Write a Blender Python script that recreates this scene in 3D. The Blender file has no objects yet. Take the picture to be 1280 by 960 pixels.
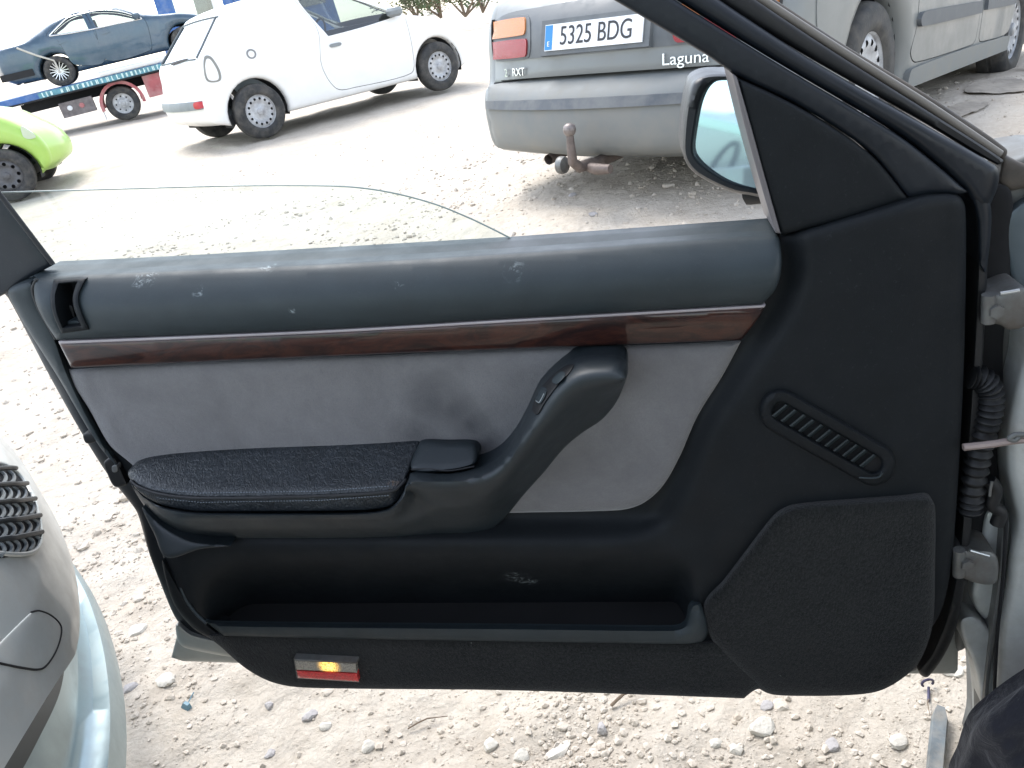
import bpy, bmesh, math, random
import numpy as np
from mathutils import Vector, Matrix
from mathutils.geometry import delaunay_2d_cdt
random.seed(7); RNG = np.random.default_rng(7)
SC = bpy.context.scene; COL = SC.collection
# ------------------------------------------------------------------ camera
F, CH, S, HY = 1004.0, 1.2, 0.18, -8.0          # focal length in photo pixels, camera height, horizon slope and level
roll = math.atan(S); pitch = math.atan((480-HY)*math.cos(roll)/F)
FWD = np.array([0, math.cos(pitch), -math.sin(pitch)]); UP0 = np.array([0, math.sin(pitch), math.cos(pitch)])
R0 = np.array([1., 0, 0]); cr, sr = math.cos(roll), math.sin(roll)
RT = cr*R0-sr*UP0; UP = sr*R0+cr*UP0; CAM = np.array([0, 0, CH])
cd = bpy.data.cameras.new('camera'); cam = bpy.data.objects.new('camera', cd); COL.objects.link(cam)
cd.sensor_width = 36; cd.lens = 36*F/1280; cd.clip_start = .02; cd.clip_end = 3000
m = Matrix.Identity(4)
for i in range(3): m[i][0], m[i][1], m[i][2], m[i][3] = RT[i], UP[i], -FWD[i], CAM[i]
cam.matrix_world = m; SC.camera = cam
# ------------------------------------------------------------------ light
w = bpy.data.worlds.new('World'); SC.world = w; w.use_nodes = True
SUN_EL, SUN_AZ = math.radians(58), math.radians(-28)      # azimuth from +Y, negative to the left
nt = w.node_tree; bg = nt.nodes['Background']; sky = nt.nodes.new('ShaderNodeTexSky')
sky.sky_type = 'NISHITA'; sky.sun_disc = False; sky.sun_elevation = SUN_EL; sky.sun_rotation = SUN_AZ
sky.air_density = 1.0; sky.dust_density = .8; sky.ozone_density = 1.0
hs = nt.nodes.new('ShaderNodeHueSaturation'); hs.inputs['Saturation'].default_value = .5      # thin overcast: a paler sky
nt.links.new(sky.outputs[0], hs.inputs['Color']); nt.links.new(hs.outputs[0], bg.inputs[0]); bg.inputs[1].default_value = .15
sl = bpy.data.lights.new('sun', 'SUN'); sl.energy = 1.05; sl.angle = math.radians(26); sl.color = (1, .97, .93)
so = bpy.data.objects.new('sun', sl); COL.objects.link(so)
sd = Vector((math.sin(SUN_AZ)*math.cos(SUN_EL), math.cos(SUN_AZ)*math.cos(SUN_EL), math.sin(SUN_EL)))
so.rotation_euler = sd.to_track_quat('Z', 'Y').to_euler()
SC.view_settings.view_transform = 'Standard'; SC.view_settings.look = 'None'
SC.view_settings.gamma = 1; SC.view_settings.exposure = 1.82
# ------------------------------------------------------------------ pixel helpers (photo is 1280 x 960)
def ray(x, y): return FWD+(x-640)/F*RT+(480-y)/F*UP
def atz(x, y, z):
    d = ray(x, y); return CAM+d*((z-CH)/d[2])
def proj(P):
    v = np.asarray(P)-CAM; z = v@FWD; return 640+F*(v@RT)/z, 480-F*(v@UP)/z
dl = RT*(640+5893)+UP*(659-480)*1.0-FWD*F                  # the door's length direction, hinge side
DU = dl/np.linalg.norm(dl)
vz = np.array([0, 0, 1.])-DU*DU[2]; DV = vz/np.linalg.norm(vz)
DN = np.cross(DU, DV); DN = DN if DN@FWD < 0 else -DN      # towards the camera
DP = CAM+FWD*.95
def D(x, y, d=0.):
    """point seen at photo pixel (x, y) on the plane d metres in front of the door's reference plane"""
    x = np.asarray(x, float); y = np.asarray(y, float); d = np.asarray(d, float)
    r = FWD+((x-640)/F)[..., None]*RT+((480-y)/F)[..., None]*UP
    t = ((DP-CAM)@DN+d)/(r@DN)
    return CAM+r*t[..., None]
# ------------------------------------------------------------------ objects
def link(o, parent=None, **kw):
    COL.objects.link(o)
    if parent is not None: o.parent = parent
    for k, v in kw.items(): o[k] = v
    return o
def mesh(name, V, Fc, smooth=True, angle=40):
    me = bpy.data.meshes.new(name); me.from_pydata([tuple(map(float, v)) for v in V], [], [tuple(map(int, f)) for f in Fc]); me.update()
    if smooth:
        me.polygons.foreach_set('use_smooth', [True]*len(me.polygons))
        me.set_sharp_from_angle(angle=math.radians(angle))
    return me
def wl(p):
    l = np.zeros(3)
    while p is not None:
        l += np.array(p.location) if p.get('flat') else 0; p = p.parent
    return l
def obj(name, V, Fc, mat, parent=None, world=False, smooth=True, angle=40, **kw):
    V = np.asarray(V, float)
    if world and parent is not None:
        p = parent
        while p.parent is not None: p = p.parent
        V = V-np.array(p.location)
    me = mesh(name, V, Fc, smooth, angle)
    if mat is not None: me.materials.append(mat)
    return link(bpy.data.objects.new(name, me), parent, **kw)
def thing(name, label, cat, loc=(0, 0, 0), group=None, rot=None):
    o = bpy.data.objects.new(name, None); COL.objects.link(o); o.location = Vector([float(v) for v in loc]); o.empty_display_size = .1
    if rot is not None: o.rotation_euler = rot
    o['label'] = label; o['category'] = cat
    if group: o['group'] = group
    return o
class MB:
    def __init__(s): s.V = []; s.F = []
    def add(s, V, Fc):
        b = len(s.V); s.V += [tuple(v) for v in V]; s.F += [tuple(i+b for i in f) for f in Fc]; return s
    def box(s, c, h, M=None, taper=1.):
        v = []
        for z in (-1, 1):
            for x, y in ((-1, -1), (1, -1), (1, 1), (-1, 1)):
                t = taper if z > 0 else 1
                q = np.array([x*h[0]*t, y*h[1]*t, z*h[2]]); v.append((M@q if M is not None else q)+np.array(c))
        return s.add(v, [(3, 2, 1, 0), (4, 5, 6, 7), (0, 1, 5, 4), (1, 2, 6, 5), (2, 3, 7, 6), (3, 0, 4, 7)])
    def tube(s, P, r, n=10, cap=True):
        P = np.asarray(P, float); k = len(P); r = np.broadcast_to(np.asarray(r, float), (k,))
        T = np.gradient(P, axis=0); T /= np.linalg.norm(T, axis=1)[:, None]+1e-12
        a = np.array([0, 0, 1.]) if abs(T[0][2]) < .9 else np.array([1., 0, 0])
        V = []
        for i in range(k):
            a = a-T[i]*(a@T[i]); a /= np.linalg.norm(a); b = np.cross(T[i], a)
            for j in range(n):
                t = 2*math.pi*j/n; V.append(P[i]+r[i]*(math.cos(t)*a+math.sin(t)*b))
        Fc = [(i*n+j, i*n+(j+1) % n, (i+1)*n+(j+1) % n, (i+1)*n+j) for i in range(k-1) for j in range(n)]
        if cap: Fc += [tuple(range(n))[::-1], tuple((k-1)*n+j for j in range(n))]
        return s.add(V, Fc)
    def lathe(s, prof, n=32, axis='y', c=(0, 0, 0)):
        V = []; k = len(prof)
        for i in range(n):
            t = 2*math.pi*i/n
            for r, h in prof:
                V.append((c[0]+r*math.cos(t), c[1]+h, c[2]+r*math.sin(t)) if axis == 'y' else (c[0]+r*math.cos(t), c[1]+r*math.sin(t), c[2]+h))
        return s.add(V, [(i*k+j, i*k+j+1, ((i+1) % n)*k+j+1, ((i+1) % n)*k+j) for i in range(n) for j in range(k-1)])
    def build(s, name, mat, parent=None, **kw):
        return obj(name, s.V, s.F, mat, parent, **kw)
def spline(P, closed=False, n=8):
    """Catmull-Rom through the points; a third entry marks a sharp corner"""
    pts = [np.array(p[:2], float) for p in P]; cor = [len(p) > 2 for p in P]; k = len(pts); out = []
    for i in range(k if closed else k-1):
        p1, p2 = pts[i], pts[(i+1) % k]
        p0 = pts[i-1] if (closed or i > 0) else p1; p3 = pts[(i+2) % k] if (closed or i+2 < k) else p2
        if cor[i]: p0 = p1
        if cor[(i+1) % k]: p3 = p2
        d1, d2 = (p2-p0)/2, (p3-p1)/2; L = np.linalg.norm(p2-p1)
        for q in (d1, d2):
            l = np.linalg.norm(q)
            if l > L: q *= L/l
        for j in range(n):
            t = j/n
            out.append((2*t**3-3*t**2+1)*p1+(t**3-2*t**2+t)*d1+(-2*t**3+3*t**2)*p2+(t**3-t**2)*d2)
    if not closed: out.append(pts[-1])
    return np.array(out)
def resample(P, step, closed=True):
    Q = np.vstack([P, P[:1]]) if closed else P
    out = []
    for a, b in zip(Q[:-1], Q[1:]):
        L = np.linalg.norm(b-a)
        if L < 1e-9: continue
        n = max(1, int(math.ceil(L/step)))
        out += [a+(b-a)*i/n for i in range(n)]
    if not closed: out.append(Q[-1])
    out = np.array(out); keep = [0]
    for i in range(1, len(out)):
        if np.linalg.norm(out[i]-out[keep[-1]]) > step*.18: keep.append(i)
    return out[keep]
def pdist(Q, L, closed=True):
    Q = np.asarray(Q, float); A = np.asarray(L, float); B = np.roll(A, -1, 0) if closed else A[1:]
    A = A if closed else A[:-1]; best = np.full(len(Q), 1e9)
    for a, b in zip(A, B):
        ab = b-a; t = np.clip(((Q-a)@ab)/(ab@ab+1e-12), 0, 1)
        best = np.minimum(best, np.hypot(*(Q-a-t[:, None]*ab).T))
    return best
def inside(Q, L):
    x, y = np.asarray(Q, float).T; r = np.zeros(len(x), bool); n = len(L)
    for i in range(n):
        (x1, y1), (x2, y2) = L[i], L[(i+1) % n]
        if y1 != y2: r ^= ((y1 > y) != (y2 > y)) & (x < (x2-x1)*(y-y1)/(y2-y1)+x1)
    return r
def cdt(outline, holes, step, rings):
    loops = [outline]+list(holes); pts = []; edges = []
    for L in loops:
        b = len(pts); pts += [tuple(p) for p in L]; edges += [(b+i, b+(i+1) % len(L)) for i in range(len(L))]
    lo, hi = outline.min(0), outline.max(0)
    gx = np.arange(lo[0], hi[0], step); gy = np.arange(lo[1], hi[1], step*.87)
    G = np.array([(x+(step/2 if j % 2 else 0), y) for j, y in enumerate(gy) for x in gx]) if len(gx) and len(gy) else np.zeros((0, 2))
    allp = []
    if len(G):
        ok = inside(G, outline)
        for h in holes: ok &= ~inside(G, h)
        G = G[ok]
        if len(G):
            dm = np.min([pdist(G, L) for L in loops], 0); G = G[dm > max(rings+[0])+step*.45]; allp.append(G)
    for L in loops:
        for r in rings:
            N = np.roll(L, -1, 0)-np.roll(L, 1, 0); N = np.stack([-N[:, 1], N[:, 0]], 1); N /= np.linalg.norm(N, axis=1)[:, None]+1e-12
            for sg in (1, -1):
                Q = L+N*r*sg; ok = inside(Q, outline)
                for h in holes: ok &= ~inside(Q, h)
                Q = Q[ok]
                if len(Q):
                    dm = np.min([pdist(Q, l) for l in loops], 0); allp.append(Q[dm > r*.93])
    for a in allp: pts += [tuple(p) for p in a]
    V, E, Fc, *_ = delaunay_2d_cdt([Vector((float(p[0]), float(p[1]))) for p in pts], edges, [], 0, 1e-6)
    V = np.array([(v.x, v.y) for v in V]); Fc = np.array([f[:] for f in Fc]); c = V[Fc].mean(1)
    ok = inside(c, outline)
    for h in holes: ok &= ~inside(c, h)
    Fc = Fc[ok]; a = V[Fc]; ar = (a[:, 1, 0]-a[:, 0, 0])*(a[:, 2, 1]-a[:, 0, 1])-(a[:, 1, 1]-a[:, 0, 1])*(a[:, 2, 0]-a[:, 0, 0])
    Fc[ar < 0] = Fc[ar < 0][:, ::-1]; ar = np.abs(ar)
    return V, Fc[ar > 1e-10]
def bnd(Fc):
    c = {}
    for f in Fc:
        for a, b in ((f[0], f[1]), (f[1], f[2]), (f[2], f[0])): c[(a, b)] = 1
    return [e for e in c if (e[1], e[0]) not in c]
def rnd(dist, r):                       # quarter-round edge: 0 inside, 1 at the rim
    q = np.clip(1-dist/r, 0, 1); return 1-np.sqrt(np.clip(1-q*q, 0, 1))
def ss(a, b, x):
    t = np.clip((x-a)/(b-a), 0, 1); return t*t*(3-2*t)
def patch(name, outline, fn, mat, parent, back=None, r=6, rh=.005, step=9, holes=(), sp=True, kw=None, angle=50, seg=None):
    """a panel on the door: fn(x, y, dist to rim) is its height over the door plane, its rim rounded over r pixels by rh metres"""
    fl = lambda P: np.array([(p[0], -p[1]) for p in P])
    mk = lambda P: resample(spline(P, True) if sp else np.array([p[:2] for p in P], float), seg or step*.8)
    O = fl(mk(outline)); H = [fl(mk(h)) for h in holes]
    V, Fc = cdt(O, H, step, [r*.12, r*.4, r] if r else [])
    dist = np.min([pdist(V, L) for L in [O]+H], 0); x, y = V[:, 0], -V[:, 1]
    d = fn(x, y, dist)*np.ones(len(x))
    if r: d = d-rh*rnd(dist, r)
    P = D(x, y, d); F2 = [tuple(f) for f in Fc]
    if back is not None:
        n = len(P); bd = back(x, y, dist) if callable(back) else np.minimum(d-.002, back)
        # the rim goes straight back along the door's normal
        P2 = P-DN*(d-bd)[:, None]; used = {}; Vx = list(P)
        for a, b in bnd(Fc):
            for q in (a, b):
                if q not in used: used[q] = len(Vx); Vx.append(P2[q])
            F2.append((a, used[a], used[b], b))
        P = np.array(Vx)
    return obj(name, P, F2, mat, parent, world=True, angle=angle, **(kw or {}))
def ptube(name, P, d, r, mat, parent, n=10, rad=None, kw=None, sub=6):
    Q = spline(P, False, sub); dd = np.broadcast_to(np.asarray(d, float), (len(P),)); dd = np.interp(np.linspace(0, len(P)-1, len(Q)), range(len(P)), dd)
    rr = rad(np.linspace(0, 1, len(Q))) if rad else r
    mb = MB().tube(D(Q[:, 0], Q[:, 1], dd), rr, n); return obj(name, mb.V, mb.F, mat, parent, world=True, **(kw or {}))
# ------------------------------------------------------------------ materials
def NT(name):
    M = bpy.data.materials.new(name); M.use_nodes = True; t = M.node_tree; b = t.nodes['Principled BSDF']
    tc = t.nodes.new('ShaderNodeTexCoord'); return M, t, b, tc.outputs['Object']
def setp(b, **k):
    for n, v in k.items():
        i = b.inputs.get(n.replace('_', ' '))
        if i is not None: i.default_value = v
def noise(t, co, scale, detail=4, rough=.55, dist=0):
    n = t.nodes.new('ShaderNodeTexNoise'); n.inputs['Scale'].default_value = scale; n.inputs['Detail'].default_value = detail
    n.inputs['Roughness'].default_value = rough; n.inputs['Distortion'].default_value = dist; t.links.new(co, n.inputs['Vector']); return n.outputs['Fac']
def ramp(t, fac, stops):
    r = t.nodes.new('ShaderNodeValToRGB'); e = r.color_ramp.elements
    while len(e) < len(stops): e.new(.5)
    for q, (p, c) in zip(e, stops): q.position = p; q.color = (*c, 1) if len(c) == 3 else c
    t.links.new(fac, r.inputs[0]); return r.outputs[0]
def mixc(t, fac, a, b):
    n = t.nodes.new('ShaderNodeMix'); n.data_type = 'RGBA'
    for v, i in ((fac, 0), (a, 6), (b, 7)):
        if hasattr(v, 'default_value'): t.links.new(v, n.inputs[i])
        else: n.inputs[i].default_value = v if i == 0 else (*v, 1)
    return n.outputs[2]
def bump(t, b, h, dist, strength=1.):
    n = t.nodes.new('ShaderNodeBump'); n.inputs['Distance'].default_value = dist; n.inputs['Strength'].default_value = strength
    t.links.new(h, n.inputs['Height'])
    o = b.inputs['Normal']
    if o.is_linked: t.links.new(o.links[0].from_socket, n.inputs['Normal'])
    t.links.new(n.outputs[0], o)
def g(c, k): return tuple(min(1, v*k) for v in c)
def basic(name, col, rough=.5, metal=0, var=.15, vs=8, bs=0, bd=0, dust=None, coat=0, spec=.5, **k):
    M, t, b, co = NT(name); setp(b, Roughness=rough, Metallic=metal, Coat_Weight=coat, Specular_IOR_Level=spec, **k)
    c = ramp(t, noise(t, co, vs, 5), [(.3, g(col, 1-var)), (.7, g(col, 1+var))])
    if dust:
        dc, dsc, amt = dust
        f = ramp(t, noise(t, co, dsc, 8, .65), [(.42, (0, 0, 0)), (.75, (amt,)*3)])
        c = mixc(t, f, c, dc); t.links.new(ramp(t, f, [(0, (rough,)*3), (amt+.01, (min(1, rough+.4),)*3)]), b.inputs['Roughness'])
    t.links.new(c, b.inputs['Base Color'])
    if bs: bump(t, b, noise(t, co, bs, 3), bd)
    return M
def spots(t, co, pts):
    """wear marks: mask round given local points (x, y, z, radius), broken up by noise"""
    tot = None
    nz = noise(t, co, 90, 6, .7, 1.5)
    for p in pts:
        v = t.nodes.new('ShaderNodeVectorMath'); v.operation = 'DISTANCE'; t.links.new(co, v.inputs[0]); v.inputs[1].default_value = tuple(map(float, p[:3]))
        r = t.nodes.new('ShaderNodeMapRange'); r.inputs['From Min'].default_value = p[3]; r.inputs['From Max'].default_value = p[3]*.2; t.links.new(v.outputs['Value'], r.inputs['Value'])
        if tot is None: tot = r.outputs[0]
        else:
            a = t.nodes.new('ShaderNodeMath'); a.operation = 'MAXIMUM'; t.links.new(tot, a.inputs[0]); t.links.new(r.outputs[0], a.inputs[1]); tot = a.outputs[0]
    mu = t.nodes.new('ShaderNodeMath'); mu.operation = 'MULTIPLY'; t.links.new(tot, mu.inputs[0]); t.links.new(ramp(t, nz, [(.52, (0, 0, 0)), (.62, (1, 1, 1))]), mu.inputs[1])
    return mu.outputs[0]
# ------------------------------------------------------------------ the open door
DO = D(1215, 700, -.05); DO = np.array([DO[0], DO[1], 0.30])
door = thing('car_door', 'open front car door seen from inside, black panel with wood strip and grey velour', 'car door', DO)
L = lambda x, y, d=0.: tuple(D(x, y, d)-DO)
def plastic(name, col, rough=.42, marks=(), mcol=(.26, .30, .31), bs=1500, bd=.00015, spec=.5):
    M, t, b, co = NT(name); setp(b, Roughness=rough, Specular_IOR_Level=spec)
    c = ramp(t, noise(t, co, 14, 6, .6), [(.3, g(col, .86)), (.72, g(col, 1.16))])
    dz = ramp(t, noise(t, co, 240, 4, .7), [(.60, (0, 0, 0)), (.78, (.12,)*3)])
    c = mixc(t, dz, c, g(mcol, .5))
    if len(marks): c = mixc(t, spots(t, co, marks), c, mcol)
    t.links.new(c, b.inputs['Base Color'])
    t.links.new(ramp(t, noise(t, co, 22, 5, .6), [(.3, (rough-.07,)*3), (.7, (rough+.12,)*3)]), b.inputs['Roughness'])
    bump(t, b, noise(t, co, bs, 2), bd); return M
PL = (.0085, .0105, .0125)
M_trim = plastic('trim_vinyl', (.0215, .0305, .0352), .50, [(*L(185, 346, .02), 0.0136), (*L(175, 352, .02), 0.0112), (*L(335, 331, .01), 0.0136), (*L(645, 343, .02), 0.0186), (*L(365, 388, .04), 0.0050), (*L(735, 365, .03), 0.0043), (*L(250, 365, .03), 0.0099), (*L(500, 356, .03), 0.0087)], spec=.4)
M_pan = plastic('panel_plastic', PL, .55, [(*L(648, 718, .0), .022), (*L(660, 732, 0), .018), (*L(640, 712, 0), .014)], spec=.18)
M_arm = plastic('armrest_plastic', (.0125, .0185, .0225), .46, [(*L(604, 653, .06), .006)], (.6, .45, .3))
M_blk = plastic('black_rubber', (.005, .0055, .0065), .55, bd=.00005)
M_void = basic('dark_cavity', (.006, .006, .007), .9)
M_frame = plastic('frame_paint', (.0085, .0115, .016), .40, bd=.00004, spec=.35)
def velour():
    M, t, b, co = NT('grey_velour'); setp(b, Roughness=.95, Sheen_Weight=.35, Sheen_Roughness=.5, Specular_IOR_Level=.15)
    c = ramp(t, noise(t, co, 11, 7, .65, .6), [(.25, (.122, .119, .120)), (.75, (.190, .186, .187))])
    c = mixc(t, ramp(t, noise(t, co, 420, 2), [(.35, (0, 0, 0)), (.7, (.35,)*3)]), c, (.115, .115, .125))
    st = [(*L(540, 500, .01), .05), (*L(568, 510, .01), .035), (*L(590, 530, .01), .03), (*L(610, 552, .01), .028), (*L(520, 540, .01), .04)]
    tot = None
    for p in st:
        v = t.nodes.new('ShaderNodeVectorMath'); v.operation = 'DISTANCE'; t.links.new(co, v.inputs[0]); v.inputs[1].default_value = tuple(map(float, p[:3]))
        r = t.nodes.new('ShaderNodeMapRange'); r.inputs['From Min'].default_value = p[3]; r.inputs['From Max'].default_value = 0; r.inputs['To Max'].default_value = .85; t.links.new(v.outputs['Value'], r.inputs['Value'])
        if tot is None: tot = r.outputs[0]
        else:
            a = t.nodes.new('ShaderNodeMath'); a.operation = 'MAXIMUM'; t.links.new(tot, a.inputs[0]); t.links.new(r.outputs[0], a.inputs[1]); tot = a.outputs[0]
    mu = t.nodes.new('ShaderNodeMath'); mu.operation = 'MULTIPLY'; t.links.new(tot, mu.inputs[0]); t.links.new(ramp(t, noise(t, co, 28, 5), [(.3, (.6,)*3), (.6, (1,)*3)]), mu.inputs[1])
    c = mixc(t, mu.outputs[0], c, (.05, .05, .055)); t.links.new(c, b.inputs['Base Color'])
    bump(t, b, noise(t, co, 700, 3), .0006); bump(t, b, noise(t, co, 18, 3), .004); return M
def burl():
    M, t, b, co = NT('burl_wood'); setp(b, Roughness=.4, Coat_Weight=.65, Coat_Roughness=.04, Specular_IOR_Level=.2)
    mp = t.nodes.new('ShaderNodeMapping'); mp.inputs['Scale'].default_value = (1, 1, 2.4); t.links.new(co, mp.inputs[0])
    n1 = noise(t, mp.outputs[0], 13, 8, .7, 2.2); n2 = noise(t, mp.outputs[0], 70, 6, .7, 3)
    c = ramp(t, n1, [(.28, (.004, .002, .002)), (.45, (.018, .006, .005)), (.6, (.050, .016, .010)), (.78, (.012, .0045, .004))])
    c = mixc(t, ramp(t, n2, [(.45, (0, 0, 0)), (.7, (.5,)*3)]), c, (.022, .009, .009)); t.links.new(c, b.inputs['Base Color']); return M
def leather():
    M, t, b, co = NT('black_leather'); setp(b, Roughness=.30)
    c = ramp(t, noise(t, co, 25, 5), [(.3, (.010, .013, .016)), (.7, (.019, .024, .029))])
    c = mixc(t, spots(t, co, [(*L(490, 606, .085), .014), (*L(494, 600, .08), .010)]), c, (.42, .24, .12)); t.links.new(c, b.inputs['Base Color'])
    v = t.nodes.new('ShaderNodeTexVoronoi'); v.inputs['Scale'].default_value = 300; v.feature = 'DISTANCE_TO_EDGE'; t.links.new(co, v.inputs['Vector'])
    bump(t, b, ramp(t, v.outputs['Distance'], [(0, (0, 0, 0)), (.1, (1, 1, 1))]), .0003, .35)
    mp = t.nodes.new('ShaderNodeMapping'); mp.inputs['Scale'].default_value = (1.6, 1, 1); mp.inputs['Rotation'].default_value = (0, .3, .5); t.links.new(co, mp.inputs[0])
    bump(t, b, ramp(t, noise(t, mp.outputs[0], 95, 4, .6, 1.6), [(.40, (0, 0, 0)), (.58, (1, 1, 1))]), .0013, .6); return M
def carpet():
    M, t, b, co = NT('black_carpet'); setp(b, Roughness=1, Specular_IOR_Level=.1, Sheen_Weight=.15)
    mp = t.nodes.new('ShaderNodeMapping'); mp.inputs['Scale'].default_value = (1, 1, .45); t.links.new(co, mp.inputs[0])
    n = noise(t, mp.outputs[0], 420, 4, .75)
    c = ramp(t, n, [(.38, (.003, .0035, .004)), (.68, (.022, .024, .0235))])
    c = mixc(t, ramp(t, noise(t, co, 9, 5), [(.4, (0, 0, 0)), (.7, (.35,)*3)]), c, (.022, .023, .022))
    c = mixc(t, ramp(t, noise(t, co, 130, 2), [(.76, (0, 0, 0)), (.80, (.7,)*3)]), c, (.2, .2, .19))
    t.links.new(c, b.inputs['Base Color']); bump(t, b, n, .0022); return M
M_vel, M_wood, M_lea, M_carp = velour(), burl(), leather(), carpet()
M_silver = basic('silver_paint', (.40, .42, .41), .38, .55, .06, 6, dust=((.36, .33, .28), 7, .55))
M_alu = basic('dull_metal', (.17, .175, .17), .5, .5, .25, 20, dust=((.12, .095, .075), 24, .8))
def glass(name, tint=(.9, .95, .94), refl=.06, dark=0.):
    M, t, b, co = NT(name); t.nodes.remove(b); o = t.nodes['Material Output']
    tr = t.nodes.new('ShaderNodeBsdfTransparent'); tr.inputs[0].default_value = (*g(tint, 1-dark), 1)
    gl = t.nodes.new('ShaderNodeBsdfGlossy'); gl.inputs['Roughness'].default_value = .03
    lw = t.nodes.new('ShaderNodeLayerWeight'); lw.inputs[0].default_value = .35
    mr = t.nodes.new('ShaderNodeMapRange'); mr.inputs['To Min'].default_value = refl; mr.inputs['To Max'].default_value = .8; t.links.new(lw.outputs['Fresnel'], mr.inputs['Value'])
    mx = t.nodes.new('ShaderNodeMixShader'); t.links.new(mr.outputs[0], mx.inputs[0]); t.links.new(tr.outputs[0], mx.inputs[1]); t.links.new(gl.outputs[0], mx.inputs[2])
    t.links.new(mx.outputs[0], o.inputs[0]); return M
M_glass = glass('window_glass', (.90, .96, .95), .05)
ip = lambda x, a, b: np.interp(x, a, b)
belt = lambda x: ip(x, [0, 65, 200, 400, 640, 965], [336, 331, 325, 314, 300, 277])
seam = lambda x: ip(x, [38, 110, 400, 640, 975], [346, 341, 327, 313, 291])
tbot = lambda x: ip(x, [70, 400, 640, 955], [425, 412, 398, 380])
# outer skin and inner frame
patch('outer_skin', [(190, 600), (212, 700), (226, 776, 1), (213, 826, 1), (640, 838), (1150, 842), (1197, 842, 1), (1199, 780), (1230, 300), (1230, 215), (970, 285), (640, 306), (60, 340), (60, 380)], lambda x, y, d: -.085+.01*np.exp(-((x-640)/900)**2), M_silver, door, back=-.10, r=5, rh=.004, step=40)
patch('inner_frame', [(-8, 352), (45, 344), (640, 312), (975, 290), (1205, 236), (1234, 252), (1231, 400), (1220, 560), (1208, 700), (1193, 780), (1165, 822), (1130, 842), (640, 842), (330, 832), (270, 812), (234, 790), (218, 770), (203, 735), (186, 690), (172, 642), (158, 622), (134, 592), (106, 548), (62, 470), (10, 372)], lambda x, y, d: -.058+0*x, M_frame, door, back=-.08, r=9, rh=.008, step=40)
patch('frame_corner', [(221, 780), (240, 793), (290, 806), (300, 822), (232, 810), (222, 800)], lambda x, y, d: -.05+0*x, M_silver, door, back=-.08, r=4, step=8)
# plastic panel
RC = spline([(975, 285), (980, 335), (962, 385), (925, 440), (870, 520), (840, 590), (815, 640), (790, 668), (760, 690)], False, 8)
def side(x, y, C):
    P = np.stack([x, y], 1); best = np.full(len(x), 1e9); sg = np.ones(len(x))
    for a, b in zip(C[:-1], C[1:]):
        ab = b-a; t = np.clip(((P-a)@ab)/(ab@ab), 0, 1); q = P-a-t[:, None]*ab; dd = np.hypot(*q.T); m = dd < best
        best[m] = dd[m]; sg[m] = np.sign(q[m, 0]*ab[1]-q[m, 1]*ab[0])
    return best*sg
def h_panel(x, y, dist=None):
    sd = side(x, y, RC); r = ss(-4, 38, sd)
    low = .036*ss(640, 684, y)*ss(160, 240, x)
    cav = .082*ss(688, 764, y)*ss(236, 320, x)*(1-ss(840, 872, x))
    rr = r*(1-ss(640, 760, y)*(1-ss(830, 900, x)))
    return .022*rr+low*(1-rr)-cav-.012*ss(1120, 1206, x)
patch('door_panel', [(10, 368), (44, 348), (300, 334), (640, 316), (972, 294), (1060, 272), (1135, 250), (1163, 243), (1196, 243), (1207, 262), (1206, 420), (1200, 560), (1190, 700), (1176, 765), (1150, 800), (1090, 840), (940, 845), (640, 838), (400, 838), (330, 828), (290, 806), (255, 782), (226, 748), (207, 705), (190, 650), (166, 606), (122, 548), (74, 470)], h_panel, M_pan, door, back=-.06, r=13, rh=.012, step=8)
# belt strip, upper trim roll
patch('belt_strip', [(36, 347, 1), (66, 331, 1), (200, 325), (400, 314), (640, 300), (964, 277, 1), (971, 291, 1), (640, 313), (400, 327), (110, 341)], lambda x, y, d: -.034+.028*np.clip((y-belt(x))/(seam(x)-belt(x)+.1), 0, 1), M_trim, door, back=-.05, r=2, rh=.002, step=6)
def h_trim(x, y, d=None):
    v = np.clip((y-seam(x))/(tbot(x)-seam(x)), 0, 1); return .010+.030*np.sin(math.pi*(.02+.70*v))-.012*ss(60, 20, x)*0
lvo = [(67, 350, 1), (109, 347, 1), (100, 366), (99, 378), (104, 394), (112, 412, 1), (77, 417, 1), (67, 395), (63, 372)]
lvh = [(74, 355, 1), (96, 353, 1), (91, 370), (92, 384), (97, 398), (101, 407, 1), (79, 409, 1), (72, 390), (70, 370)]
patch('upper_trim', [(42, 348, 1), (110, 342), (400, 329), (640, 315), (968, 293), (976, 312), (976, 340), (969, 362), (953, 380, 1), (640, 398), (400, 412), (71, 425, 1), (56, 402), (44, 376)], h_trim, M_trim, door, back=-.01, r=8, rh=.008, step=8, holes=[lvh])
lev = patch('lock_lever_bezel', lvo, lambda x, y, d: h_trim(x, y)+.004, M_pan, door, back=-.005, r=4, rh=.004, step=5, holes=[lvh])
patch('lever_recess', lvo, lambda x, y, d: -.004+0*x, M_void, lev, r=0, step=12)
patch('lock_lever', [(76, 384), (90, 381), (96, 400), (100, 405), (80, 407)], lambda x, y, d: .018+0*x, M_blk, lev, back=0, r=4, step=5)
patch('lever_lip', [(78, 405), (86, 401), (98, 401), (99, 406), (80, 408)], lambda x, y, d: .030+0*x, M_trim, lev, back=.01, r=2, rh=.002, step=4)
patch('panel_edge', [(10, 367), (38, 351), (43, 362), (48, 382), (60, 405), (72, 428), (84, 462), (106, 510), (130, 554), (150, 588), (120, 552), (74, 474)], lambda x, y, d: .012+0*x, M_trim, door, back=-.02, r=8, rh=.010, step=7)
ptube('trim_groove', [(46, 349), (41, 362), (48, 384), (60, 406), (70, 424)], .014, .0022, M_blk, door)
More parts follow.
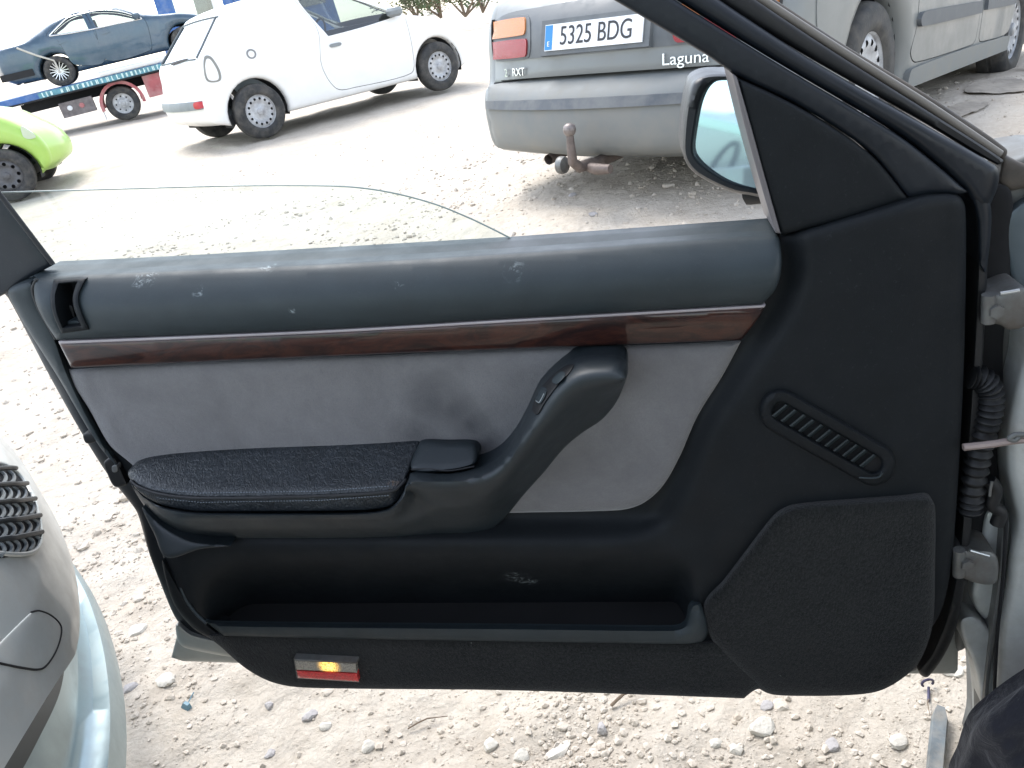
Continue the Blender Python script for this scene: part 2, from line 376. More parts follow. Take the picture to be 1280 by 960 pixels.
# wood strip and velour
patch('wood_strip', [(73, 428, 1), (400, 415), (640, 401), (955, 383, 1), (950, 395), (927, 425, 1), (640, 436), (300, 450), (89, 460, 1)], lambda x, y, d: .030+.003*np.sin(math.pi*np.clip((y-tbot(x)-2)/36, 0, 1))-.006*(y-tbot(x))/36, M_wood, door, back=0, r=3, rh=.004, step=7)
patch('wood_highlight', [(73, 426.5, 1), (400, 413.2), (640, 399.4), (957, 381.3, 1), (955, 384.5, 1), (640, 402.8), (400, 416.6), (74, 430, 1)], lambda x, y, d: .0305+0*x, basic('edge_highlight', (.34, .31, .32), .3), door, back=.01, r=1.2, rh=.001, step=5)  # pale strip: the highlight along the wood's top, put into the colour
patch('velour_insert', [(86, 462, 1), (300, 451), (640, 438), (926, 427, 1), (903, 470), (872, 520), (850, 570), (828, 608), (802, 630), (770, 638), (600, 642), (400, 650), (200, 630), (168, 584), (137, 556), (112, 512), (94, 484)], lambda x, y, d: .014+.003*np.sin(x/60)*np.sin(y/45+1), M_vel, door, back=-.01, r=14, rh=.010, step=9)
# armrest
yb = lambda x: 566-.06*(x-200)
yf = lambda x: ip(x, [158, 170, 200, 250, 400, 490, 506], [596, 607, 617, 622, 619.5, 613, 601])
h_pad = lambda x, y, d=None: .012+.072*(y-yb(x))/62
pad = patch('armrest_pad', [(160, 592), (171, 578), (190, 569), (222, 563), (370, 554), (517, 547, 1), (526, 551), (517, 575), (507, 598), (491, 613), (400, 619.5), (250, 622), (200, 617), (171, 607)], h_pad, M_lea, door, back=0, r=9, rh=.007, step=6)
patch('pad_side', [(166, 604), (174, 609.5), (200, 618.5), (250, 623.5), (400, 621), (491, 614.5), (507, 600), (502, 621), (482, 634), (440, 638), (250, 639), (206, 632), (184, 622), (170, 611)], lambda x, y, d: h_pad(x, yf(x))-.003, M_lea, pad, back=.02, r=3, rh=.002, step=6)
ptube('piping', [(164, 601), (172, 608), (200, 617.7), (250, 622.8), (400, 620.3), (490, 614), (507, 600)], [h_pad(x, y)-.002 for x, y in ((164, 601), (172, 608), (200, 617), (250, 622), (400, 619.5), (490, 613), (507, 600))], .0021, M_blk, pad, 8)
mb = MB()
for dy, z in ((-5.5, -.0016), (6, -.0022)):
    for x in np.arange(196, 486, 3.6):
        y = yf(x)+dy; yq = min(y, yf(x)); p = D(np.array([x, x+2.1]), np.array([y, y+(yf(x+2)-yf(x))]), h_pad(x, yq)+z+.0013); mb.tube(p, .0006, 4)
mb.build('stitching', basic('grey_thread', (.13, .15, .17), .7), pad, world=True)
RG = spline([(150, 590), (166, 609), (205, 637), (250, 644), (440, 644), (486, 639), (503, 622), (510, 606), (560, 607), (600, 603), (624, 592), (650, 562), (680, 524), (704, 494), (722, 480), (745, 475), (800, 474)], False, 8)
def h_arm(x, y, dist=None):
    s = side(x, y, RG[::-1]); a = np.sqrt(s*s+64)-8
    q = a/(a+(dist if dist is not None else 8)+.5); q = np.clip(q, 0, 1)
    up = .094-.076*ss(0, 1, q)**.9; dn = .094-.050*q**1.5
    return np.where(s < 0, dn, up)-.052*(1-ss(160, 232, x))
AOL = [(163, 603), (181, 622), (206, 634), (250, 641), (440, 641), (483, 636.5), (501, 622), (508, 604), (514, 589), (560, 590), (600, 583), (622, 572), (640, 552), (655, 525), (664, 505), (673, 487), (690, 468), (708, 454), (726, 446), (750, 443), (772, 444), (783, 451), (785, 464), (779, 484), (769, 505), (752, 525), (728, 541), (705, 560), (680, 590), (655, 618), (630, 648), (611, 664), (590, 673), (560, 677), (400, 680), (300, 680), (240, 674), (203, 657), (180, 632)]
AO = resample(spline(AOL, True), 5)
arm = patch('armrest_body', AOL, h_arm, M_arm, door, back=.009, r=6, rh=.005, step=5)
if 1:
    A = lambda x, y, k=0.: float(h_arm(np.array([x], float), np.array([y], float), pdist(np.array([[x, y]], float), AO))[0])+k
    sp = patch('switch_panel', [(665, 511), (673, 491), (690, 471), (706, 459), (717, 457), (712, 466), (697, 482), (682, 502), (672, 518)], lambda x, y, d: h_arm(x, y, pdist(np.stack([x, y], 1), AO))+.004, M_blk, arm, back=lambda x, y, d: h_arm(x, y, pdist(np.stack([x, y], 1), AO))-.002, r=4, rh=.003, step=5)
    for P in ([(669, 500), (676, 487), (683, 490), (676, 504)], [(690, 476), (700, 467), (706, 470), (696, 480)]):
        patch('window_switch', P, lambda x, y, d: h_arm(x, y, pdist(np.stack([x, y], 1), AO))+.008, M_trim, sp, back=lambda x, y, d: h_arm(x, y, pdist(np.stack([x, y], 1), AO))+.001, r=2, rh=.002, step=3)
    ptube('switch_mark', [(670, 501), (674, 503), (680, 492)], [A(670, 501, .0092), A(674, 503, .0092), A(680, 492, .0092)], .0006, basic('white_mark', (.22, .24, .24), .4), sp, 6)
patch('armrest_cap', [(523, 556), (533, 549), (560, 551), (587, 551.5), (596, 558), (594, 580), (562, 589), (515, 588)], lambda x, y, d: .022+.040*(y-548)/40, M_arm, door, back=0, r=7, rh=.008, step=5)
ptube('cap_gap', [(514, 587), (535, 586), (562, 588.5), (593, 583)], [.0595, .0585, .060, .056], .0011, M_blk, door)
patch('panel_facet', [(178, 634), (206, 659), (240, 676), (288, 682), (252, 686), (209, 697), (193, 668)], lambda x, y, d: .022+.00055*(y-635)+.0001*(x-180), M_arm, door, back=0, r=6, rh=.004, step=6)
# map pocket, carpet, speaker, vent, lamp
def h_rail(x, y, d=None): return .046+0*x
patch('map_pocket_rail', [(256, 776, 1), (266, 778), (400, 780), (640, 782), (840, 784), (856, 778), (861, 758), (868, 752), (876, 754), (884, 776), (885, 792), (876, 803), (850, 806), (640, 803), (400, 799), (280, 796, 1)], h_rail, M_trim, door, back=.020, r=12, rh=.022, step=5)
patch('pocket_side', [(203, 700), (226, 738), (244, 764), (262, 782), (284, 800), (268, 800), (240, 784), (216, 752)], lambda x, y, d: .03+0*x, M_pan, door, back=-.01, r=6, rh=.008, step=5)
ptube('pocket_lip', [(226, 734), (234, 752), (246, 768), (258, 779)], [.030, .033, .038, .044], .0022, M_trim, door)
patch('kick_carpet', [(262, 792), (640, 798), (884, 802), (960, 800), (975, 855), (945, 862), (930, 873, 1), (640, 863), (450, 861), (372, 859), (338, 852), (308, 836), (280, 812)], lambda x, y, d: .034+0*x, M_carp, door, back=.022, r=7, rh=.008, step=9)
patch('speaker_cover', [(880, 757), (905, 728), (960, 656), (975, 641), (995, 633), (1060, 627), (1150, 621), (1164, 624), (1169, 636), (1169, 700), (1166, 780), (1150, 826), (1128, 848), (1098, 864), (1060, 869), (1000, 870), (965, 868), (948, 860), (915, 830), (890, 800)], lambda x, y, d: .037+0*x, M_carp, door, back=-.03, r=11, rh=.010, step=9)
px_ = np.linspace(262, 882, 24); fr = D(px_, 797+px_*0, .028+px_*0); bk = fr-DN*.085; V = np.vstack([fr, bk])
obj('pocket_light_block', V, [(i, i+1, 24+i+1, 24+i) for i in range(23)], M_void, door, world=True)  # added black sheet, keeps ground light from leaking into the open pocket
c0, c1 = np.array([976., 514]), np.array([1092., 580]); ax = (c1-c0)/np.linalg.norm(c1-c0); pr = np.array([-ax[1], ax[0]])
def caps(r, e=0):
    P = []
    for i in range(13):
        t = math.pi*i/12; P.append(c0-ax*(e+math.sin(t)*r)-pr*r*math.cos(t)*-1)
    for i in range(13):
        t = math.pi*i/12; P.append(c1+ax*(e+math.sin(t)*r)-pr*r*math.cos(t))
    return [tuple(p) for p in P]
hv = lambda x, y: h_panel(x, y)
vin = caps(10.5, -1)
vent = patch('air_vent', caps(27), lambda x, y, d: hv(x, y)+.010, M_pan, door, back=0, r=9, rh=.009, step=6, holes=[vin])
patch('vent_well', caps(22), lambda x, y, d: hv(x, y)+.0012, M_void, vent, r=0, step=9)
for i in range(11):
    q = c0+ax*(-2+i*12.6); a, b = q-pr*10.5+ax*4, q+pr*10.5-ax*4
    mb = MB(); w_ = ax*1.1; k = float(hv(np.array([q[0]]), np.array([q[1]]))[0])
    P = np.vstack([D(*(a-w_), k+.0085), D(*(a+w_), k+.0085), D(*(b+w_), k+.0085), D(*(b-w_), k+.0085), D(*(a-w_+ax*3), k+.0015), D(*(a+w_+ax*3), k+.0015), D(*(b+w_+ax*3), k+.0015), D(*(b-w_+ax*3), k+.0015)])
    mb.add(P, [(0, 1, 2, 3), (0, 4, 5, 1), (2, 6, 7, 3), (1, 5, 6, 2), (3, 7, 4, 0)]); mb.build('vent_slat', M_trim, vent, world=True, smooth=False)
ptube('vent_glint', [(1074, 597), (1090, 597.5), (1099, 596), (1103, 591)], .0335, .0011, M_trim, vent)
lp = [(367, 824, 1), (446, 828, 1), (449, 853, 1), (371, 848, 1)]
lamp = patch('courtesy_lamp', lp, lambda x, y, d: .037+0*x, basic('lamp_body', (.1, .09, .08), .4), door, back=.02, r=1.5, rh=.002, step=6, sp=False)
def lens(name, col, em=0., glow=None, coat=.6):
    M, t, b, co = NT(name); setp(b, Roughness=.2, Coat_Weight=coat); v = t.nodes.new('ShaderNodeTexVoronoi'); v.inputs['Scale'].default_value = 420; t.links.new(co, v.inputs['Vector'])
    t.links.new(ramp(t, v.outputs['Distance'], [(.2, g(col, .75)), (.7, g(col, 1.2))]), b.inputs['Base Color']); bump(t, b, v.outputs['Distance'], .0008)
    if glow is not None:
        d = t.nodes.new('ShaderNodeVectorMath'); d.operation = 'DISTANCE'; t.links.new(co, d.inputs[0]); d.inputs[1].default_value = glow
        f = ramp(t, d.outputs['Value'], [(.003, (1, 1, 1)), (.017, (0, 0, 0))]); vm = t.nodes.new('ShaderNodeMath'); vm.operation = 'MULTIPLY'
        t.links.new(f, vm.inputs[0]); t.links.new(ramp(t, v.outputs['Distance'], [(.25, (.15,)*3), (.6, (1, 1, 1))]), vm.inputs[1])
        ms = t.nodes.new('ShaderNodeMath'); ms.operation = 'MULTIPLY'; ms.inputs[1].default_value = em; t.links.new(vm.outputs[0], ms.inputs[0])
        b.inputs['Emission Color'].default_value = (1, .55, .08, 1); t.links.new(ms.outputs[0], b.inputs['Emission Strength'])
    return M
patch('clear_lens', [(368.5, 825.3, 1), (444.5, 829, 1), (446, 841, 1), (370, 837.5, 1)], lambda x, y, d: .044+0*x, lens('clear_lens', (.26, .24, .20), 1.1, L(411, 833, .044)), lamp, back=.03, r=2, rh=.002, step=4, sp=False)
patch('red_lens', [(370.5, 838.2, 1), (446.6, 841.7, 1), (448, 852, 1), (372.5, 847.5, 1)], lambda x, y, d: .044+0*x, lens('red_lens', (.55, .03, .03)), lamp, back=.03, r=2, rh=.002, step=4, sp=False)
patch('lamp_rim', [(367, 823.5, 1), (446, 827.5, 1), (446.5, 829.5, 1), (368, 826, 1)], lambda x, y, d: .0455+0*x, M_alu, lamp, back=.03, r=.8, rh=.001, step=5, sp=False)
# window frame, sail, glass
patch('pillar_frame', [(-90, 110, 1), (0, 246), (67, 331, 1), (40, 346), (9, 366, 1), (-90, 420, 1)], lambda x, y, d: -.012+0*x, M_frame, door, back=-.022, r=6, rh=.006, step=14)
ptube('pillar_seal', [(-40, 190), (2, 246), (66, 330)], -.01, .003, M_blk, door)
wf = patch('window_frame', [(725, -25, 1), (880, 67), (922, 95), (1000, 133), (1087, 190), (1136, 249, 1), (1165, 243), (1200, 243), (1210, 240, 1), (1172, 207), (1120, 167), (960, 72), (805, -25, 1)], lambda x, y, d: .004+0*x, M_frame, door, back=-.06, r=7, rh=.007, step=10)
patch('frame_rail', [(806, -25, 1), (960, 71), (1120, 166), (1172, 206), (1206, 238), (1214, 250), (1232, 262), (1245, 240), (1249, 220), (1244, 207), (1165, 161), (1010, 72), (862, -25, 1)], lambda x, y, d: -.002+0*x, M_frame, wf, back=-.06, r=11, rh=.012, step=8)
patch('frame_weatherstrip', [(858, -25, 1), (1010, 70), (1165, 158), (1246, 206), (1254, 200), (1165, 142), (1030, 57), (908, -25, 1)], lambda x, y, d: -.020+0*x, M_blk, wf, back=-.07, r=7, rh=.006, step=8)
M_brown = basic('weathered_edge', (.055, .047, .040), .6, 0, .35, 30, dust=((.15, .125, .10), 26, .6))
patch('outer_frame_edge', [(900, -25, 1), (1030, 55), (1160, 138), (1252, 199), (1258, 186), (1168, 124), (1062, 60), (932, -25, 1)], lambda x, y, d: -.040+0*x, M_brown, wf, back=-.08, r=6, rh=.006, step=8)
ptube('edge_bead', [(922, -20), (1045, 60), (1163, 134), (1250, 193)], -.034, .0042, basic('pale_bead', (.15, .135, .115), .5), wf)
patch('door_seal', [(1206, 236), (1214, 247), (1221, 300), (1218, 400), (1208, 560), (1198, 690), (1184, 765), (1164, 815), (1148, 838), (1160, 846), (1184, 812), (1199, 770), (1210, 700), (1222, 560), (1231, 400), (1236, 270), (1226, 244)], lambda x, y, d: -.008+0*x, M_blk, door, back=-.05, r=8, rh=.010, step=7)
patch('corner_piece', [(1208, 238), (1216, 232), (1236, 248), (1239, 285), (1232, 340), (1224, 330), (1222, 280), (1215, 250)], lambda x, y, d: -.004+0*x, M_frame, door, back=-.05, r=6, rh=.008, step=6)
patch('mirror_sail', [(921, 97, 1), (1000, 135), (1086, 191), (1136, 249, 1), (1060, 273), (976, 294, 1), (958, 235), (936, 155)], lambda x, y, d: .012-.006*ss(1000, 1130, x), M_pan, door, back=-.04, r=6, rh=.006, step=9)
patch('glass_channel', [(915, 92, 1), (921, 96, 1), (938, 155), (960, 235), (976, 292, 1), (969, 291, 1), (952, 235), (930, 155)], lambda x, y, d: .016+0*x, basic('channel_grey', (.13, .12, .125), .4), door, back=-.06, r=2.5, rh=.003, step=5)
GT = [(-8, 241), (20, 240), (150, 236), (300, 232), (420, 232.5), (480, 239), (540, 254), (590, 274), (645, 301)]
wg = patch('window_glass', [(-8, 241, 1)]+GT[1:-1]+[(645, 301, 1), (640, 312, 1), (300, 332), (64, 345, 1)], lambda x, y, d: -.045+0*x, M_glass, door, r=0, step=40)
ptube('glass_edge', GT, -.045, .0010, basic('glass_edge', (.22, .27, .26), .2), wg, 6)
# door mirror
MD = -.13
mh = patch('mirror_housing', [(880, 94), (905, 92), (932, 96), (985, 180), (985, 244), (930, 243), (905, 236), (872, 219), (857, 202), (853, 182), (857, 135), (865, 104)], lambda x, y, d: MD+.012+0*x, plastic('mirror_plastic', (.020, .023, .026), .42), door, back=lambda x, y, d: MD-.075+0*x, r=9, rh=.016, step=6, holes=[[(894, 102), (935, 102, 1), (955, 236, 1), (928, 231), (905, 223), (880, 207), (868, 192), (868, 172), (877, 125)]])
MM = basic('mirror_silver', (.40, .52, .58), .04, 1.0, .02)
patch('mirror_plate', [(890, 98), (960, 98, 1), (960, 240, 1), (928, 236), (903, 228), (876, 210), (863, 192), (863, 172), (873, 122)], lambda x, y, d: MD-.012+(x-905)*MTX+(y-165)*MTY, MM, mh, r=0, step=20) if 0 else None
MTX, MTY = .00016, .00009
patch('mirror_plate', [(890, 98), (960, 98, 1), (960, 240, 1), (928, 236), (903, 228), (876, 210), (863, 192), (863, 172), (873, 122)], lambda x, y, d: MD-.010+(x-905)*MTX+(y-165)*MTY, MM, mh, r=0, step=20)
ptube('mirror_arm', [(935, 236), (965, 232), (990, 225)], [MD-.03, MD-.02, -.05], .02, M_blk, mh)
# latch parts on the shut edge
patch('latch_bolt', [(104, 543), (116, 541), (121, 551), (108, 554)], lambda x, y, d: .004+0*x, M_blk, door, back=-.03, r=3, rh=.003, step=4)
lt = patch('door_latch', [(130, 578), (143, 572), (156, 598), (158, 606), (143, 608), (134, 592)], lambda x, y, d: .006+0*x, M_blk, door, back=-.03, r=3, rh=.004, step=4)
patch('latch_screw', [(140, 583), (146, 582), (147, 589), (141, 590)], lambda x, y, d: .009+0*x, M_alu, lt, back=0, r=1.5, rh=.001, step=3)
# ------------------------------------------------------------------ terrain
ANCH = np.array([(0, .6, 0), (0, 1.4, 0), (-1, 1.3, 0), (1, 1.3, 0.02), (-3, 0, 0), (3, 0, 0), (0, -4, 0), (-.5, 2.6, .03), (.9, 4.0, .30), (2.2, 4.6, .26), (3.6, 6.8, .13), (-2.2, 9.5, .20), (-.2, 11, .22), (-2.9, 10.6, .20),
                 (-4.6, 9.0, -.03), (-6.2, 9.6, -.03), (-8, 20.5, -.03), (-4, 22, .05), (-12, 19, -.05), (0, 25, .2), (8, 14, .2), (-2, 5, .10), (7, 8, .1), (0, 60, .3), (-40, 60, 0), (40, 60, .3), (-60, 0, 0), (60, 0, 0), (0, -60, 0)])
def terrain(x, y):
    x = np.asarray(x, float); y = np.asarray(y, float); n = 0; dn = 0
    for a, b, h in ANCH:
        w_ = 1/((x-a)**2+(y-b)**2+.35)**1.7; n = n+w_*h; dn = dn+w_
    return n/dn
def onground(px, py):
    z = 0.
    for _ in range(12):
        p = atz(px, py, z); z = float(terrain(p[0], p[1]))
    return p
# ------------------------------------------------------------------ vehicles
def frame3(yaw, sf, slt):
    f = np.array([math.sin(yaw), math.cos(yaw), sf]); f /= np.linalg.norm(f); l = np.array([-math.cos(yaw), math.sin(yaw), slt]); l -= f*(f@l); l /= np.linalg.norm(l); u = np.cross(f, l)
    return Matrix(((f[0], l[0], u[0]), (f[1], l[1], u[1]), (f[2], l[2], u[2])))
def cpatch(name, O, mp, mat, parent, step=.08, thick=.02, holes=(), r=0, off=0., flip=False, sp=True, seg=None, kw=None, angle=45):
    mk = lambda P: resample(spline(P, True, 6) if sp else np.array([p[:2] for p in P], float), seg or step)
    O = mk(O) if not isinstance(O, np.ndarray) else O; H = [mk(h) for h in holes]
    V, Fc = cdt(O, H, step, [r*.15, r*.45, r] if r else [])
    dist = np.min([pdist(V, l) for l in [O]+H], 0); dO = pdist(V, O)
    P = mp(V, off, dO); F2 = [tuple(f) for f in Fc]; Vx = list(P)
    if thick:
        P2 = mp(V, off-thick, dO); used = {}
        for a, b in bnd(Fc):
            for q in (a, b):
                if q not in used: used[q] = len(Vx); Vx.append(P2[q])
            F2.append((a, used[a], used[b], b))
    if flip: F2 = [f[::-1] for f in F2]
    return obj(name, Vx, F2, mat, parent, angle=angle, **(kw or {}))
M_tyre = basic('tyre_rubber', (.030, .031, .032), .75, 0, .25, 12, 60, .002, dust=((.22, .2, .17), 9, .5))
M_steel = basic('steel_wheel', (.50, .51, .52), .5, .3, .2, 20, dust=((.15, .13, .12), 12, .5))
M_dsteel = basic('dark_steel_wheel', (.10, .10, .105), .55, .2, .2, 20)
M_alloy = basic('alloy_rim', (.6, .62, .64), .3, .7, .1, 20)
M_dark = basic('dark_fittings', (.02, .021, .023), .9)  # one even near-black for underbody, liners, seams and fittings
def make_wheel(root, c, R, wd, kind, left=False):
    s = 1 if left else -1
    def T(V): return [(v[0]+c[0], s*-v[1]+c[1] if left else v[1]+c[1], v[2]+c[2]) for v in V]
    mb = MB().lathe([(.60*R, -.38*wd), (.66*R, -.47*wd), (.74*R, -.5*wd), (.76*R, -.485*wd), (.88*R, -.5*wd), (.95*R, -.44*wd), (.985*R, -.36*wd), (R, -.22*wd), (R, -.06*wd), (.985*R, -.05*wd), (.985*R, .05*wd), (R, .06*wd), (R, .25*wd), (.96*R, .44*wd), (.75*R, .5*wd), (.6*R, .4*wd)], 40)
    f = (lambda q: [a[::-1] for a in q]) if left else (lambda q: q)
    tyre = obj('wheel', T(mb.V), f(mb.F), M_tyre, root)
    M = {'steel': M_steel, 'dark': M_dsteel, 'alloy': M_alloy, 'truck': M_steel}[kind]
    mb = MB().lathe([(.60*R, .3*wd), (.58*R, -.2*wd), (.60*R, -.36*wd), (.645*R, -.44*wd), (.66*R, -.42*wd), (.655*R, -.38*wd)], 40)
    if kind == 'alloy':
        n = 16
        for i in range(n):
            t = 2*math.pi*i/n; a = np.array([math.cos(t), 0, math.sin(t)]); b = np.array([-math.sin(t), 0, math.cos(t)])
            for k0, k1, y0, y1, w0, w1 in ((.12, .62, -.30, -.40, .035, .022),):
                V = [a*k*R+np.array([0, yy*wd, 0])+b*sg*ww*R+np.array([0, dy, 0]) for k, yy, ww in ((k0, y0, w0), (k1, y1, w1)) for sg in (-1, 1) for dy in (0, .03)]
                mb.add(V, [(0, 4, 6, 2), (1, 3, 7, 5), (0, 1, 5, 4), (2, 6, 7, 3), (4, 5, 7, 6), (0, 2, 3, 1)])
        mb.lathe([(0.001, -.33*wd), (.09*R, -.34*wd), (.16*R, -.30*wd), (.17*R, -.2*wd)], 24)
        rim = obj('rim', T(mb.V), f(mb.F), M, tyre)
        bk = MB().lathe([(.001, .02), (.59*R, .02), (.59*R, .05), (.001, .05)], 24); obj('brake_drum', T(bk.V), f(bk.F), M_dark, tyre)
    else:
        n, rr, hr = {'steel': (14, .46, .05), 'dark': (9, .44, .075), 'truck': (8, .42, .05)}[kind]
        th = np.linspace(0, 2*math.pi, 49)[:-1]
        O = np.stack([.60*R*np.cos(th), .60*R*np.sin(th)], 1)
        t2 = np.linspace(0, 2*math.pi, 9)[:-1]
        Hs = [[(rr*R*math.cos(2*math.pi*i/n)+hr*R*math.cos(t), rr*R*math.sin(2*math.pi*i/n)+hr*R*math.sin(t)) for t in t2] for i in range(n)]
        V, Fc = cdt(O, [np.array(h) for h in Hs], R*.07, [])
        q = np.hypot(*V.T)/R; y = -.30*wd+.06*wd*np.cos(np.clip((q-.46)/.16, -1, 1)*math.pi)*-1+.16*wd*np.clip((.28-q)/.28, 0, 1)*-.9
        if kind == 'truck': y = -.1*wd-.2*wd*ss(.36, .2, q)
        mb.add(np.stack([V[:, 0], y, V[:, 1]], 1), [tuple(a) for a in Fc])
        mb.lathe([(.001, -.42*wd), (.10*R, -.42*wd), (.13*R, -.38*wd), (.14*R, -.2*wd)], 20)
        rim = obj('rim', T(mb.V), f(mb.F), M, tyre)
        bk = MB().lathe([(.001, .015), (.59*R, .015), (.59*R, .05), (.001, .05)], 24); obj('brake_drum', T(bk.V), f(bk.F), M_dark, tyre)
    return tyre
class Car:
    def __init__(s, root, top, W, belt, roof, wheels, arch, mat, zb, tb=.2, ct=.03, ce=.10, re=.08, step=.09, pp=4, pk=.1, glass=(), doors=(), side_windows=(), fixed=(), mglass=None, M=13, rglass=None):
        s.root = root; s.W = W; rglass = rglass or mglass or M_glass; s.belt = belt; s.roofz = roof; s.tb = tb; s.re = re; s.ct = ct; s.ce = ce
        T = resample(spline(top, False, 6), step*.8, False); s.T = T
        x0, x1 = T[:, 0].min(), T[:, 0].max(); s.xm, s.hl = (x0+x1)/2, (x1-x0)/2; s.pp, s.pk = pp, pk
        low = []
        for wx, R in sorted(zip(wheels, arch), reverse=True):
            zc = s.hub = wheels_z; h = zb-zc; a0 = math.asin(max(-1, min(1, h/R)))
            for t in np.linspace(a0, math.pi-a0, 17): low.append((wx+R*math.cos(t), zc+R*math.sin(t)))
        Lw = resample(np.vstack([[(T[-1][0], T[-1][1])], low, [(T[0][0], T[0][1])]]), step*.8, False)[1:-1]
        O = np.vstack([T, Lw])[::-1]                       # the run rear -> roof -> front is clockwise in (x, z)
        s.O = O
        mg = mglass or M_glass
        for sg in (-1, 1):
            mp = lambda V, off, d, sg=sg: np.stack([V[:, 0], sg*(s.yw(V[:, 0], V[:, 1], d)+off), V[:, 1]], 1)
            kk = dict(r=re, flip=sg > 0, step=step)
            cpatch('body_side', O, mp, mat, root, thick=.03, holes=[d[0] for d in doors]+list(fixed), seg=step, **kk)
            s.map = mp
            if sg == -1: s.right = mp
            mpi = lambda V, off, d, sg=sg: np.stack([V[:, 0], sg*(s.yw(V[:, 0], V[:, 1], 9)+off), V[:, 1]], 1)
            for dO, wins in doors:
                c = np.mean([p[:2] for p in dO], 0)
                dd = [tuple([c[0]+(p[0]-c[0])*.988, c[1]+(p[1]-c[1])*.988]+list(p[2:])) for p in dO]
                do = cpatch('door', dd, mpi, mat, root, thick=.03, holes=wins, flip=sg > 0, step=step, r=.012, off=.001)
                for wn in wins: cpatch('window', wn, mpi, mg, do, thick=0, off=-.012, flip=sg > 0, step=step*2, seg=step)
            for wn in fixed: cpatch('window', wn, mpi, mg, root, thick=0, off=-.012, flip=sg > 0, step=step*2, seg=step)
        # roof, bonnet, ends: a strip across between the two sides
        N = np.gradient(T, axis=0); N = np.stack([-N[:, 1], N[:, 0]], 1); N /= np.linalg.norm(N, axis=1)[:, None]+1e-12; s.N = N
        ts = np.linspace(-1, 1, M); G = np.array([[s.strip(i, t) for t in ts] for i in range(len(T))]); n = len(T)
        V = G.reshape(-1, 3); body = []; gl = [[] for _ in glass]
        for i in range(n-1):
            c = (T[i]+T[i+1])/2
            for j in range(M-1):
                q = (i*M+j, i*M+j+1, (i+1)*M+j+1, (i+1)*M+j)
                k = [a for a, (lo, hi, xr) in enumerate(glass) if lo < c[1] < hi and xr[0] < c[0] < xr[1] and 1 <= j <= M-3+0*a]
                (gl[k[0]] if k else body).append(q)
        fl = lambda Q: [q[::-1] for q in Q]
        s.shell = obj('body_shell', V, body, mat, root, angle=35)
        for gi, q in enumerate(gl):
            if q:
                u = sorted({i for f in q for i in f}); mpn = {a: b for b, a in enumerate(u)}
                obj('rear_window' if gi == 0 else 'windscreen', V[u], [tuple(mpn[i] for i in f) for f in q], rglass if gi == 0 else mg, root)
        b = MB().box((s.xm, 0, zb+.06), (s.hl*.86, W*.42, .05)); b.build('underbody', M_dark, root)
        for wx, R in zip(wheels, arch):
            for y0, y1 in ((-W*.5+.06, -W*.5+.30), (W*.5-.30, W*.5-.06)):
                V = [(wx+R*1.02*math.cos(t), y, wheels_z+R*1.02*math.sin(t)) for t in np.linspace(-.3, math.pi+.3, 15) for y in (y0, y1)]
                MB().add(V, [(i*2, (i+1)*2, (i+1)*2+1, i*2+1) for i in range(14)]).build('wheel_arch_liner', M_dark, root)
    def yw(s, x, z, d):
        y = s.W/2*(1-s.pk*np.abs((x-s.xm)/s.hl)**s.pp)
        up = np.clip((z-s.belt)/(s.roofz-s.belt), 0, 1.2); lo = np.clip((s.belt*.62-z)/s.belt, -1, 1)
        y = y*(1-s.tb*up-.10*np.where(lo > 0, lo, 0)**1.5-.06*np.where(lo < 0, -lo, 0)**2)
        return y-s.re*rnd(d, s.re)
    def strip(s, i, t):
        x, z = s.T[i]; ye = float(s.yw(np.array([x]), np.array([z]), np.array([0.]))[0]); nx, nz = s.N[i]
        k = 1-t*t
        return np.array([x+nx*k*(s.ct+(s.ce-s.ct)*min(1, abs(nx))**2), t*ye, z+nz*k*s.ct])
    def rear(s, V, off, d=None):
        """point on the tail: V = (-y, z)"""
        out = []
        h = len(s.T)//2
        for a, z in V:
            k = 0
            for i in range(3, h):
                if s.T[i][1] <= z <= s.T[i+1][1] or s.T[i+1][1] >= z: k = i; break
            u = np.clip((z-s.T[k][1])/(s.T[k+1][1]-s.T[k][1]+1e-9), 0, 1)
            ye = [float(s.yw(np.array([s.T[q][0]]), np.array([s.T[q][1]]), np.array([0.]))[0]) for q in (k, k+1)]; yy = ye[0]+(ye[1]-ye[0])*u; t = np.clip(-a/yy, -1, 1)
            p = s.strip(k, t)*(1-u)+s.strip(k+1, t)*u; n = np.array([-1, 2*s.ce*t/yy*1., 0]); n /= np.linalg.norm(n)
            e = max(0., abs(a)-yy); p = p+np.array([min(e*3, .2), np.sign(-a)*min(e, s.re*.9), 0]); out.append(p+n*off)
        return np.array(out)
def textmesh(txt, size, mat, name, parent, M4, extrude=.0015, font_x=1.0):
    c = bpy.data.curves.new(name, 'FONT'); c.body = txt; c.size = size; c.extrude = extrude; c.align_x = 'CENTER'; c.align_y = 'CENTER'
    o = bpy.data.objects.new(name, c); COL.objects.link(o); dg = bpy.context.evaluated_depsgraph_get(); me = bpy.data.meshes.new_from_object(o.evaluated_get(dg))
    bpy.data.objects.remove(o); bpy.data.curves.remove(c)
    me.transform(Matrix.Diagonal((font_x, 1, 1, 1))); me.transform(M4); me.materials.clear(); me.materials.append(mat); me.name = name
    return link(bpy.data.objects.new(name, me), parent)
M_cg = glass('car_glass', (.80, .88, .86), .10, .25)
M_rg = glass('pale_rear_glass', (.55, .68, .72), .32, .3)
M_cgd = glass('dark_car_glass', (.6, .68, .7), .12, .45)
